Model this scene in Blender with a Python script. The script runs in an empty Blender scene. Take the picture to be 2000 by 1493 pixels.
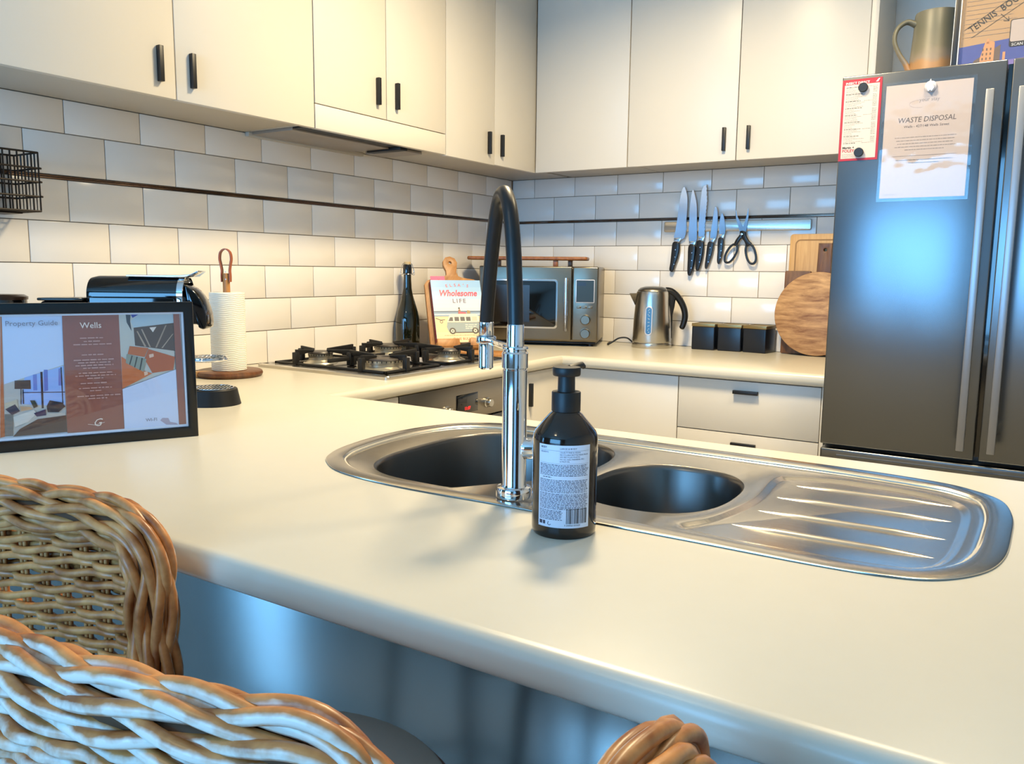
import bpy, bmesh, math, random
from mathutils import Vector, Matrix
random.seed(7)
PI = math.pi
SC = bpy.context.scene
COL = SC.collection

# ---------------------------------------------------------------- camera, light, exposure
cam_d = bpy.data.cameras.new('camera')
cam = bpy.data.objects.new('camera', cam_d)
COL.objects.link(cam)
SC.camera = cam
YAW, PITCH, ROLL = 0.56843, 0.13503, 0.0111
fw = Vector((-math.sin(YAW)*math.cos(PITCH), math.cos(YAW)*math.cos(PITCH), -math.sin(PITCH)))
rt = fw.cross(Vector((0, 0, 1))).normalized()
up = rt.cross(fw)
rt2 = rt*math.cos(ROLL) + up*math.sin(ROLL)
up2 = -rt*math.sin(ROLL) + up*math.cos(ROLL)
mw = Matrix((rt2, up2, -fw)).transposed().to_4x4()
mw.translation = Vector((2.01944, -3.14875, 1.19341))
cam.matrix_world = mw
cam_d.sensor_width = 36.0
cam_d.lens = 1600.46/2000*36.0
cam_d.clip_start = 0.02

SC.view_settings.view_transform = 'Standard'
SC.view_settings.look = 'None'
SC.view_settings.gamma = 1.0
SC.view_settings.exposure = 0.0
SC.view_settings.use_curve_mapping = False

world = bpy.data.worlds.new('world')
SC.world = world
world.use_nodes = True
wn = world.node_tree.nodes
bgn = wn['Background']
bgn.inputs[0].default_value = (0.45, 0.68, 1.0, 1)
bgn.inputs[1].default_value = .3

def area(name, loc, rot, sx, sy, col, power, shape='RECTANGLE', spread=PI):
    d = bpy.data.lights.new(name, 'AREA')
    d.shape = shape; d.size = sx
    if shape in ('RECTANGLE', 'ELLIPSE'): d.size_y = sy
    d.color = col; d.energy = power; d.spread = spread
    o = bpy.data.objects.new(name, d); COL.objects.link(o)
    o.location = loc; o.rotation_euler = rot
    return o
WARM = (1.0, 0.80, 0.49)
DAY = (0.18, 0.53, 1.0)
# two recessed downlights over the kitchen aisle, plus one lamp added over the living side
area('downlight', (1.17, -1.36, 2.43), (0, 0, 0), .27, .27, WARM, 43, 'DISK', 2.7)
area('downlight', (2.0, -1.20, 2.43), (0, 0, 0), .24, .24, WARM, 14, 'DISK', 2.7)
area('downlight', (1.2, -3.7, 2.43), (0, 0, 0), .20, .20, WARM, 4, 'DISK', 2.7)  # added warm fill for the stools, no such fitting known
# daylight through the two living room windows behind the camera
area('window_daylight', (1.07, -5.98, 1.42), (PI/2, 0, 0), 2.4, 1.40, DAY, 132)
area('window_daylight', (-3.75, -5.98, 1.15), (PI/2, 0, 0), 0.80, 2.0, DAY, 72)

# ---------------------------------------------------------------- materials
def lin(c):
    return tuple(((x/255)/12.92 if x/255 <= .04045 else ((x/255+.055)/1.055)**2.4) for x in c[:3]) + (1,)
MATS = {}
def mat(name, rgb=None, rough=.5, metal=0., spec=.5, coat=0., bump=0., bscale=60., var=0., vscale=8., emis=None, stretch=None, trans=0., aniso=0.):
    if name in MATS: return MATS[name]
    m = bpy.data.materials.new(name); m.use_nodes = True
    nt = m.node_tree; b = nt.nodes['Principled BSDF']
    c = lin(rgb)
    b.inputs['Base Color'].default_value = c
    b.inputs['Roughness'].default_value = rough
    b.inputs['Metallic'].default_value = metal
    b.inputs['Specular IOR Level'].default_value = spec
    b.inputs['Coat Weight'].default_value = coat
    b.inputs['Transmission Weight'].default_value = trans
    b.inputs['Anisotropic'].default_value = aniso
    tc = nt.nodes.new('ShaderNodeTexCoord')
    mp = nt.nodes.new('ShaderNodeMapping'); nt.links.new(tc.outputs['Object'], mp.inputs[0])
    if stretch: mp.inputs['Scale'].default_value = stretch
    nz = nt.nodes.new('ShaderNodeTexNoise'); nt.links.new(mp.outputs[0], nz.inputs['Vector'])
    nz.inputs['Scale'].default_value = vscale; nz.inputs['Detail'].default_value = 5
    mx = nt.nodes.new('ShaderNodeMix'); mx.data_type = 'RGBA'
    v = max(var, .012)
    mx.inputs[6].default_value = tuple(x*(1-v) for x in c[:3])+(1,)
    mx.inputs[7].default_value = tuple(min(1, x*(1+v)) for x in c[:3])+(1,)
    nt.links.new(nz.outputs[0], mx.inputs[0]); nt.links.new(mx.outputs[2], b.inputs['Base Color'])
    if bump:
        n2 = nt.nodes.new('ShaderNodeTexNoise'); n2.inputs['Scale'].default_value = bscale
        nt.links.new(mp.outputs[0], n2.inputs['Vector'])
        bp = nt.nodes.new('ShaderNodeBump'); bp.inputs['Strength'].default_value = bump; bp.inputs['Distance'].default_value = .002
        nt.links.new(n2.outputs[0], bp.inputs['Height']); nt.links.new(bp.outputs[0], b.inputs['Normal'])
    if emis:
        b.inputs['Emission Color'].default_value = lin(emis[0]); b.inputs['Emission Strength'].default_value = emis[1]
    MATS[name] = m; return m
def wood(name, dark, light, scale=(1, 1, 1), rough=.45, wscale=30., detail=4, rot=(0, 0, 0)):
    if name in MATS: return MATS[name]
    m = bpy.data.materials.new(name); m.use_nodes = True
    nt = m.node_tree; b = nt.nodes['Principled BSDF']; b.inputs['Roughness'].default_value = rough
    tc = nt.nodes.new('ShaderNodeTexCoord'); mp = nt.nodes.new('ShaderNodeMapping')
    nt.links.new(tc.outputs['Object'], mp.inputs[0]); mp.inputs['Scale'].default_value = scale; mp.inputs['Rotation'].default_value = rot
    nz = nt.nodes.new('ShaderNodeTexNoise'); nz.inputs['Scale'].default_value = wscale; nz.inputs['Detail'].default_value = detail
    nz.inputs['Roughness'].default_value = .65; nz.inputs['Distortion'].default_value = .4
    nt.links.new(mp.outputs[0], nz.inputs['Vector'])
    cr = nt.nodes.new('ShaderNodeValToRGB'); cr.color_ramp.elements[0].position = .32; cr.color_ramp.elements[1].position = .68
    cr.color_ramp.elements[0].color = lin(dark); cr.color_ramp.elements[1].color = lin(light)
    nt.links.new(nz.outputs[0], cr.inputs[0]); nt.links.new(cr.outputs[0], b.inputs['Base Color'])
    bp = nt.nodes.new('ShaderNodeBump'); bp.inputs['Strength'].default_value = .15; bp.inputs['Distance'].default_value = .001
    nt.links.new(nz.outputs[0], bp.inputs['Height']); nt.links.new(bp.outputs[0], b.inputs['Normal'])
    MATS[name] = m; return m
def clear(name, rough=.03, amount=.9, bump=0, tint=(1, 1, 1, 1)):
    if name in MATS: return MATS[name]
    m = bpy.data.materials.new(name); m.use_nodes = True
    nt = m.node_tree; nt.nodes.clear()
    o = nt.nodes.new('ShaderNodeOutputMaterial'); tr = nt.nodes.new('ShaderNodeBsdfTransparent'); gl = nt.nodes.new('ShaderNodeBsdfGlossy')
    tr.inputs[0].default_value = tint
    gl.inputs['Roughness'].default_value = rough
    lw = nt.nodes.new('ShaderNodeLayerWeight'); pw = nt.nodes.new('ShaderNodeMath'); pw.operation = 'POWER'; pw.inputs[1].default_value = 4; nt.links.new(lw.outputs['Facing'], pw.inputs[0])
    fr = nt.nodes.new('ShaderNodeMath'); fr.operation = 'MULTIPLY_ADD'; fr.inputs[1].default_value = .9; fr.inputs[2].default_value = .05; nt.links.new(pw.outputs[0], fr.inputs[0])
    mx = nt.nodes.new('ShaderNodeMixShader')
    ml = nt.nodes.new('ShaderNodeMath'); ml.operation = 'MULTIPLY'; ml.inputs[1].default_value = amount
    nt.links.new(fr.outputs[0], ml.inputs[0]); nt.links.new(ml.outputs[0], mx.inputs[0])
    nt.links.new(tr.outputs[0], mx.inputs[1]); nt.links.new(gl.outputs[0], mx.inputs[2]); nt.links.new(mx.outputs[0], o.inputs[0])
    if bump:
        n2 = nt.nodes.new('ShaderNodeTexNoise'); n2.inputs['Scale'].default_value = 9
        tc = nt.nodes.new('ShaderNodeTexCoord'); nt.links.new(tc.outputs['Object'], n2.inputs['Vector'])
        bp = nt.nodes.new('ShaderNodeBump'); bp.inputs['Strength'].default_value = bump; bp.inputs['Distance'].default_value = .02
        nt.links.new(n2.outputs[0], bp.inputs['Height']); nt.links.new(bp.outputs[0], gl.inputs['Normal'])
    MATS[name] = m; return m

M_LAM = mat('white_laminate', (206, 200, 189), .38, bump=.03, bscale=500)
M_CARC = mat('carcass_laminate', (186, 179, 166), .5, bump=.03, bscale=300)
M_TOP = mat('worktop_laminate', (201, 195, 179), .30, var=.02, vscale=30, bump=.02, bscale=900)
M_TILE = mat('tile_glaze', (236, 230, 222), .16, var=.02, vscale=5, bump=.05, bscale=12)
M_GROUT = mat('grout', (150, 138, 122), .9, bump=.2, bscale=400)
M_PAINT = mat('wall_paint', (214, 212, 205), .8, bump=.05, bscale=300)
M_LIV = mat('living_wall_paint', (128, 116, 100), .8, bump=.05, bscale=300)
M_CEIL = mat('ceiling_paint', (235, 232, 225), .9, bump=.03, bscale=200)
M_FLOOR = mat('polished_floor', (222, 220, 214), .06, spec=1.0, coat=1., var=.04, vscale=3)
M_PANEL = mat('satin_panel', (140, 138, 134), .16, .85, bump=.01, bscale=50)
M_BLK = mat('matte_black', (9, 9, 11), .45)
M_BLKG = mat('gloss_black', (8, 8, 10), .08, coat=.5)
M_RUB = mat('black_rubber', (14, 15, 17), .38)
M_CHROME = mat('chrome', (222, 224, 228), .05, 1.)
M_SS = mat('brushed_steel', (196, 192, 184), .24, 1., var=.05, vscale=30, stretch=(1, 14, 1), bump=.03, bscale=60)
M_SINK = mat('sink_steel', (200, 194, 184), .20, 1., var=.07, vscale=26, stretch=(1, 10, 1), bump=.05, bscale=40)
M_BOWL = mat('bowl_steel_shaded', (112, 109, 106), .3, 1., var=.05, vscale=20)  # sink steel again, darkened to hold the shade inside the bowls
M_SSH = mat('brushed_steel_horizontal', (156, 148, 136), .3, 1., var=.06, vscale=30, stretch=(1, 1, 16), bump=.03, bscale=80)
M_FRIDGE = mat('fridge_steel', (116, 119, 122), .25, .95, var=.03, vscale=20, stretch=(1, 1, 20), bump=.01, bscale=60)
M_HNDL = mat('satin_aluminium', (146, 148, 152), .35, .8)
M_PAPER = mat('paper', (170, 158, 154), .7)
M_WHT = mat('white_print', (206, 208, 212), .6)
M_INK = mat('ink', (28, 26, 28), .6)
M_GLASS = clear('clear_glass')

M_FLOOR.node_tree.nodes['Principled BSDF'].inputs['Coat IOR'].default_value = 2.3
# ---------------------------------------------------------------- mesh builder
class MB:
    def __init__(s): s.bm = bmesh.new(); s.mats = []
    def mi(s, m):
        if m not in s.mats: s.mats.append(m)
        return s.mats.index(m)
    def _take(s, t, m, M=None):
        if M is not None: t.transform(M)
        me = bpy.data.meshes.new('t'); t.to_mesh(me); t.free()
        n = len(s.bm.faces); s.bm.from_mesh(me); bpy.data.meshes.remove(me)
        s.bm.faces.ensure_lookup_table(); i = s.mi(m)
        for f in s.bm.faces[n:]: f.material_index = i
    def box(s, a, b, m, bev=0., seg=2, M=None):
        t = bmesh.new(); bmesh.ops.create_cube(t, size=1)
        for v in t.verts:
            v.co = Vector([(a[k]+b[k])/2 + v.co[k]*(b[k]-a[k]) for k in range(3)])
        if bev: bmesh.ops.bevel(t, geom=t.edges[:], offset=bev, segments=seg, profile=.5, affect='EDGES', clamp_overlap=True)
        s._take(t, m, M); return s
    def lathe(s, prof, m, c=(0, 0, 0), n=48, M=None, sx=1, sy=1):
        t = bmesh.new(); rings = []
        for r, z in prof:
            if r < 1e-6: rings.append([t.verts.new((c[0], c[1], c[2]+z))])
            else: rings.append([t.verts.new((c[0]+r*sx*math.cos(2*PI*k/n), c[1]+r*sy*math.sin(2*PI*k/n), c[2]+z)) for k in range(n)])
        for A, B in zip(rings, rings[1:]):
            for k in range(n):
                k2 = (k+1) % n
                if len(A) == 1 and len(B) == 1: continue
                if len(A) == 1: t.faces.new((A[0], B[k2], B[k]))
                elif len(B) == 1: t.faces.new((A[k], A[k2], B[0]))
                else: t.faces.new((A[k], A[k2], B[k2], B[k]))
        bmesh.ops.recalc_face_normals(t, faces=t.faces[:])
        s._take(t, m, M); return s
    def cyl(s, c, r, h, m, n=32, bev=.0008, M=None, r2=None):
        r2 = r if r2 is None else r2
        return s.lathe([(0, 0), (r-bev, 0), (r, bev), (r2, h-bev), (r2-bev, h), (0, h)], m, c, n, M)
    def tube(s, pts, r, m, n=8, closed=False, M=None, cap=True, ell=None):
        t = bmesh.new(); P = [Vector(p) for p in pts]; N = len(P)
        T = []
        for i in range(N):
            a = P[(i-1) % N] if closed or i > 0 else P[i]; b = P[(i+1) % N] if closed or i < N-1 else P[i]
            T.append((b-a).normalized())
        u = Vector((0, 0, 1)) if abs(T[0].z) < .9 else Vector((1, 0, 0))
        u = (u - T[0]*u.dot(T[0])).normalized(); rings = []
        for i in range(N):
            u = (u - T[i]*u.dot(T[i])).normalized(); w = T[i].cross(u)
            rr = r[i] if isinstance(r, (list, tuple)) else r
            e1, e2 = ell if ell else (1, 1)
            rings.append([t.verts.new(P[i] + u*rr*e1*math.cos(2*PI*k/n) + w*rr*e2*math.sin(2*PI*k/n)) for k in range(n)])
        for i in range(N if closed else N-1):
            A, B = rings[i], rings[(i+1) % N]
            for k in range(n): t.faces.new((A[k], A[(k+1) % n], B[(k+1) % n], B[k]))
        if cap and not closed:
            t.faces.new(rings[0][::-1]); t.faces.new(rings[-1])
        bmesh.ops.recalc_face_normals(t, faces=t.faces[:])
        s._take(t, m, M); return s
    def prism(s, outl, h, m, M=None, bev=0., holes=(), seg=2):
        """outline in xy, extruded 0..h in z"""
        t = bmesh.new(); es = []; loops = [outl]+list(holes)
        for L in loops:
            vs = [t.verts.new((x, y, 0)) for x, y in L]
            es += [t.edges.new((vs[i], vs[(i+1) % len(vs)])) for i in range(len(vs))]
        if holes: bmesh.ops.triangle_fill(t, use_beauty=True, edges=es)
        else: t.faces.new([e.verts[0] for e in es])
        r = bmesh.ops.extrude_face_region(t, geom=t.faces[:])
        for v in r['geom']:
            if isinstance(v, bmesh.types.BMVert): v.co.z = h
        bmesh.ops.recalc_face_normals(t, faces=t.faces[:])
        if bev:
            ed = [e for e in t.edges if len(e.link_faces) == 2 and abs(e.verts[0].co.z-e.verts[1].co.z) < 1e-7 and e.calc_face_angle(0) > .5]
            bmesh.ops.bevel(t, geom=ed, offset=bev, segments=seg, profile=.5, affect='EDGES', clamp_overlap=True)
        s._take(t, m, M); return s
    def poly(s, pts, m, M=None, z=0.):
        t = bmesh.new(); f = t.faces.new([t.verts.new((p[0], p[1], z if len(p) < 3 else p[2])) for p in pts])
        f.normal_update()
        if f.normal.z < 0: f.normal_flip()
        s._take(t, m, M); return s
    def rect(s, x0, y0, x1, y1, m, M=None, z=0.): return s.poly([(x0, y0), (x1, y0), (x1, y1), (x0, y1)], m, M, z)
    def disc(s, x, y, r, m, M=None, z=0., n=24): return s.poly([(x+r*math.cos(2*PI*k/n), y+r*math.sin(2*PI*k/n)) for k in range(n)], m, M, z)
    def line(s, p, w, m, M=None, z=0.):
        for a, b in zip(p, p[1:]):
            d = Vector((b[0]-a[0], b[1]-a[1])); L = d.length
            if L < 1e-9: continue
            q = Vector((-d.y, d.x))/L*w/2
            s.poly([(a[0]-q.x, a[1]-q.y), (b[0]-q.x, b[1]-q.y), (b[0]+q.x, b[1]+q.y), (a[0]+q.x, a[1]+q.y)], m, M, z)
        return s
    def text(s, body, x, y, size, m, M=None, z=0., align='CENTER', shear=0., rot=0., sx=1., space=1., bold=0.):
        cu = bpy.data.curves.new('t', 'FONT'); cu.body = body; cu.size = size; cu.align_x = align; cu.shear = shear
        cu.space_character = space; cu.resolution_u = 2; cu.offset = bold
        o = bpy.data.objects.new('t', cu); COL.objects.link(o)
        dg = bpy.context.evaluated_depsgraph_get()
        me = bpy.data.meshes.new_from_object(o.evaluated_get(dg))
        t = bmesh.new(); t.from_mesh(me)
        bpy.data.objects.remove(o); bpy.data.curves.remove(cu); bpy.data.meshes.remove(me)
        L = Matrix.Translation((x, y, z)) @ Matrix.Rotation(rot, 4, 'Z') @ Matrix.Diagonal((sx, 1, 1, 1))
        s._take(t, m, (M @ L) if M is not None else L); return s
    def words(s, x0, x1, y, h, m, M=None, z=0., fill=.97, rnd=random, cent=False):
        """one line of print too small to read: short dashes with word gaps"""
        W = (x1-x0)*fill; xs = x0 + ((x1-x0)-W)/2 if cent else x0; e = xs+W; x = xs
        while x < e:
            w = min(h*rnd.uniform(1.6, 5.5), e-x); s.rect(x, y, x+w, y+h*rnd.uniform(.75, 1.), m, M, z); x += w+h*.8
        return s
    def build(s, name, parent=None, world=False, smooth=35):
        me = bpy.data.meshes.new(name)
        if parent is not None and world:
            s.bm.transform(Matrix.Translation(-parent.location))
        s.bm.to_mesh(me); s.bm.free()
        for m in s.mats: me.materials.append(m)
        if smooth:
            for p in me.polygons: p.use_smooth = True
            me.set_sharp_from_angle(angle=math.radians(smooth))
        o = bpy.data.objects.new(name, me); COL.objects.link(o)
        if parent is not None: o.parent = parent
        return o
def tag(o, label, cat, group=None, kind=None):
    o['label'] = label; o['category'] = cat
    if group: o['group'] = group
    if kind: o['kind'] = kind
    return o
def thing(name, label, cat, loc=(0, 0, 0), rz=0., group=None):
    o = bpy.data.objects.new(name, None); COL.objects.link(o); o.location = loc; o.rotation_euler = (0, 0, rz)
    o.empty_display_size = .05
    return tag(o, label, cat, group)
def struct(o, label=None):
    o['kind'] = 'structure'
    if label: o['label'] = label
    return o
def copy_tree(o, parent=None):
    c = o.copy(); COL.objects.link(c); c.parent = parent
    for ch in list(o.children): copy_tree(ch, c)
    return c
def frame_mat(o, x, y):
    """matrix whose local xy plane is spanned by x, y (world) at o"""
    x = Vector(x).normalized(); y = Vector(y).normalized(); z = x.cross(y).normalized(); y = z.cross(x)
    M = Matrix((x, y, z)).transposed().to_4x4(); M.translation = Vector(o); return M
def spline(pts, n=8, closed=True):
    """Catmull-Rom through 2D/3D points"""
    P = [Vector(p) for p in pts]; N = len(P); out = []
    for i in range(N if closed else N-1):
        if closed: a, b, c, d = P[(i-1) % N], P[i], P[(i+1) % N], P[(i+2) % N]
        else: a, b, c, d = P[max(i-1, 0)], P[i], P[i+1], P[min(i+2, N-1)]
        for k in range(n):
            t = k/n; out.append(.5*((2*b)+(-a+c)*t+(2*a-5*b+4*c-d)*t*t+(-a+3*b-3*c+d)*t**3))
    if not closed: out.append(P[-1].copy())
    return out
def offset_loop(L, d):
    """inset closed 2D loop (CCW positive inset)"""
    N = len(L); out = []
    for i in range(N):
        a, b, c = Vector(L[i-1]), Vector(L[i]), Vector(L[(i+1) % N])
        n1 = Vector((-(b-a).y, (b-a).x)).normalized(); n2 = Vector((-(c-b).y, (c-b).x)).normalized()
        n = (n1+n2).normalized(); out.append(b+n*d/max(.5, n.dot(n1)))
    return out
def superell(cx, cy, a, b, p=2.6, n=72, rot=0.):
    out = []
    for k in range(n):
        t = 2*PI*k/n; c, s_ = math.cos(t), math.sin(t)
        x = a*abs(c)**(2/p)*(1 if c >= 0 else -1); y = b*abs(s_)**(2/p)*(1 if s_ >= 0 else -1)
        out.append(Vector((cx+x*math.cos(rot)-y*math.sin(rot), cy+x*math.sin(rot)+y*math.cos(rot))))
    return out
def rrect(x0, y0, x1, y1, r, n=6):
    out = []
    for cx, cy, a0 in ((x1-r, y1-r, 0), (x0+r, y1-r, PI/2), (x0+r, y0+r, PI), (x1-r, y0+r, 1.5*PI)):
        for k in range(n+1):
            a = a0+k*PI/2/n; out.append((cx+r*math.cos(a), cy+r*math.sin(a)))
    return out
# ---------------------------------------------------------------- the room
struct(MB().box((-4.9, -6.3, -.1), (3.5, .1, 0), M_FLOOR).build('floor'))
struct(MB().box((-4.9, -6.3, 2.45), (3.5, .1, 2.55), M_CEIL).build('ceiling'))
def tiles(mb, us, z0, z1, umax, ubegin, xyz):
    for u in us:
        a = max(u+.0011, ubegin); b = min(u+.2-.0011, umax)
        if b-a < .012: continue
        mb.box(*xyz(a, b, z0+.0011, z1-.0011), M_TILE, bev=.0012, seg=2)
ROWS = [(.9, 1.0007, 0), (1.0007, 1.1005, 1), (1.1005, 1.2003, 0), (1.2003, 1.3002, 1), (1.3002, 1.4000, 0), (1.4098, 1.5098, 1), (1.5098, 1.5900, 0)]
wl = MB()
wl.box((-.1, -2.9, 0), (-.004, .1, 2.45), M_PAINT)
wl.box((-.004, -2.9, .86), (0, 0, 1.62), M_GROUT)
for z0, z1, par in ROWS:
    tiles(wl, [.2137-.2*2+.1*par+.2*k for k in range(0, 17)], z0, z1, 2.9, .004, lambda a, b, c, d: ((-.003, -b, c), (.004, -a, d)))
struct(wl.build('wall_left'), 'white glazed brick-pattern tiles on the wall behind the cooktop')
wb = MB()
wb.box((-.1, .004, 0), (3.5, .1, 2.45), M_PAINT)
wb.box((0, 0, .86), (1.62, .004, 1.62), M_GROUT)
for z0, z1, par in ROWS:
    tiles(wb, [.1167-.2*2+.1*par+.2*k for k in range(0, 10)], z0, z1, 1.60, .004, lambda a, b, c, d: ((a, -.004, c), (b, .003, d)))
struct(wb.build('wall_back'), 'white glazed brick-pattern tiles on the wall behind the kettle')
struct(MB().box((3.4, -6.3, 0), (3.5, .1, 2.45), M_PAINT).build('wall_right'))
struct(MB().box((-4.9, -3.0, 0), (-.1, -2.9, 2.45), M_LIV).build('wall_side'))
struct(MB().box((-4.9, -6.3, 0), (-4.8, -2.9, 2.45), M_LIV).build('wall_far_left'))
rear = MB()
for a, b, z0, z1 in ((-4.8, -4.18, 0, 2.45), (-3.32, -.16, 0, 2.45), (2.30, 3.4, 0, 2.45), (-4.18, -3.32, 2.17, 2.45), (-4.18, -3.32, 0, .12), (-.16, 2.30, 2.14, 2.45), (-.16, 2.30, 0, .70)):
    rear.box((a, -6.1, z0), (b, -5.95, z1), M_LIV)
struct(rear.build('wall_rear'))
# polished metal trim strip between two rows of tiles
tr = MB()
M_TRIM = mat('trim_metal', (120, 100, 88), .12, 1.)
tr.tube([(.004, -2.9, 1.4030), (.004, -.004, 1.4030)], .0028, M_TRIM, 10)
tr.tube([(.004, -2.9, 1.4075), (.004, -.004, 1.4075)], .0019, M_TRIM, 10)
struct(tr.build('trim_1'), 'thin polished metal strip between rows of tiles, left wall')
tr = MB()
tr.tube([(.004, -.004, 1.4030), (1.60, -.004, 1.4030)], .0028, M_TRIM, 10)
tr.tube([(.004, -.004, 1.4075), (1.60, -.004, 1.4075)], .0019, M_TRIM, 10)
struct(tr.build('trim_2'), 'thin polished metal strip between rows of tiles, back wall')

# ---------------------------------------------------------------- worktop (one U-shaped laminate top with bullnose edges)
SINK = spline([(1.120, -2.267), (1.190, -2.306), (1.31, -2.320), (1.464, -2.314), (1.602, -2.312), (1.72, -2.310), (1.844, -2.310), (1.915, -2.303), (1.960, -2.284), (1.995, -2.238), (2.011, -2.178), (2.015, -2.09), (2.014, -2.00), (2.000, -1.925), (1.965, -1.885), (1.915, -1.862), (1.80, -1.848), (1.625, -1.844), (1.50, -1.842), (1.375, -1.840), (1.26, -1.842), (1.163, -1.853), (1.095, -1.905), (1.063, -1.99), (1.056, -2.08), (1.068, -2.17), (1.088, -2.225)], 6)
SINK = [Vector(p) for p in SINK]
if sum(SINK[i-1].x*SINK[i].y-SINK[i].x*SINK[i-1].y for i in range(len(SINK))) < 0: SINK.reverse()
def ring_stack(t, loops, zs):
    R = [[t.verts.new((p[0], p[1], z)) for p in L] for L, z in zip(loops, zs)]
    for A, B in zip(R, R[1:]):
        n = len(A)
        for k in range(n): t.faces.new((A[k], A[(k+1) % n], B[(k+1) % n], B[k]))
    return R
def edge_loop(t, vs): return [t.edges.get((vs[i], vs[(i+1) % len(vs)])) or t.edges.new((vs[i], vs[(i+1) % len(vs)])) for i in range(len(vs))]
def worktop():
    # outline CCW, edge i goes from i to i+1; free=bullnose
    O = [(0.0045, -.0045), (0.0045, -2.63), (3.2, -2.63), (3.2, -1.765), (.63, -1.765), (.63, -.645), (1.512, -.645), (1.512, -.0045)]
    free = [0, 1, 1, 1, 1, 1, 0, 0]
    def inset(d):
        out = []
        N = len(O)
        for i in range(N):
            a, b, c = Vector(O[i-1]), Vector(O[i]), Vector(O[(i+1) % N])
            d1, d2 = d*free[i-1], d*free[i]
            n1 = Vector((-(b-a).y, (b-a).x)).normalized(); n2 = Vector((-(c-b).y, (c-b).x)).normalized()
            out.append(b + n1*d1 + n2*d2)
        return out
    r, zt, th = .016, .9, .038
    prof = [(r*(1-math.sin(a)), zt-r+r*math.cos(a)) for a in [k*PI/2/7 for k in range(8)]]
    prof += [(r*(1-math.cos(a)), zt-th+r-r*math.sin(a)) for a in [k*PI/2/5 for k in range(6)]]
    t = bmesh.new()
    R = ring_stack(t, [inset(d) for d, z in prof], [z for d, z in prof])
    hole = offset_loop(SINK, .030)[::2]
    ht = [t.verts.new((p.x, p.y, zt)) for p in hole]; hb = [t.verts.new((p.x, p.y, zt-th)) for p in hole]
    n = len(ht)
    for k in range(n): t.faces.new((ht[k], hb[k], hb[(k+1) % n], ht[(k+1) % n]))
    bmesh.ops.triangle_fill(t, use_beauty=True, edges=edge_loop(t, R[0])+edge_loop(t, ht))
    bmesh.ops.triangle_fill(t, use_beauty=True, edges=edge_loop(t, R[-1])+edge_loop(t, hb))
    bmesh.ops.recalc_face_normals(t, faces=t.faces[:])
    mb = MB(); mb._take(t, M_TOP); return mb
tag(worktop().build('worktop', smooth=40), 'U-shaped off-white laminate worktop with rounded front edge', 'worktop')

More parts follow.
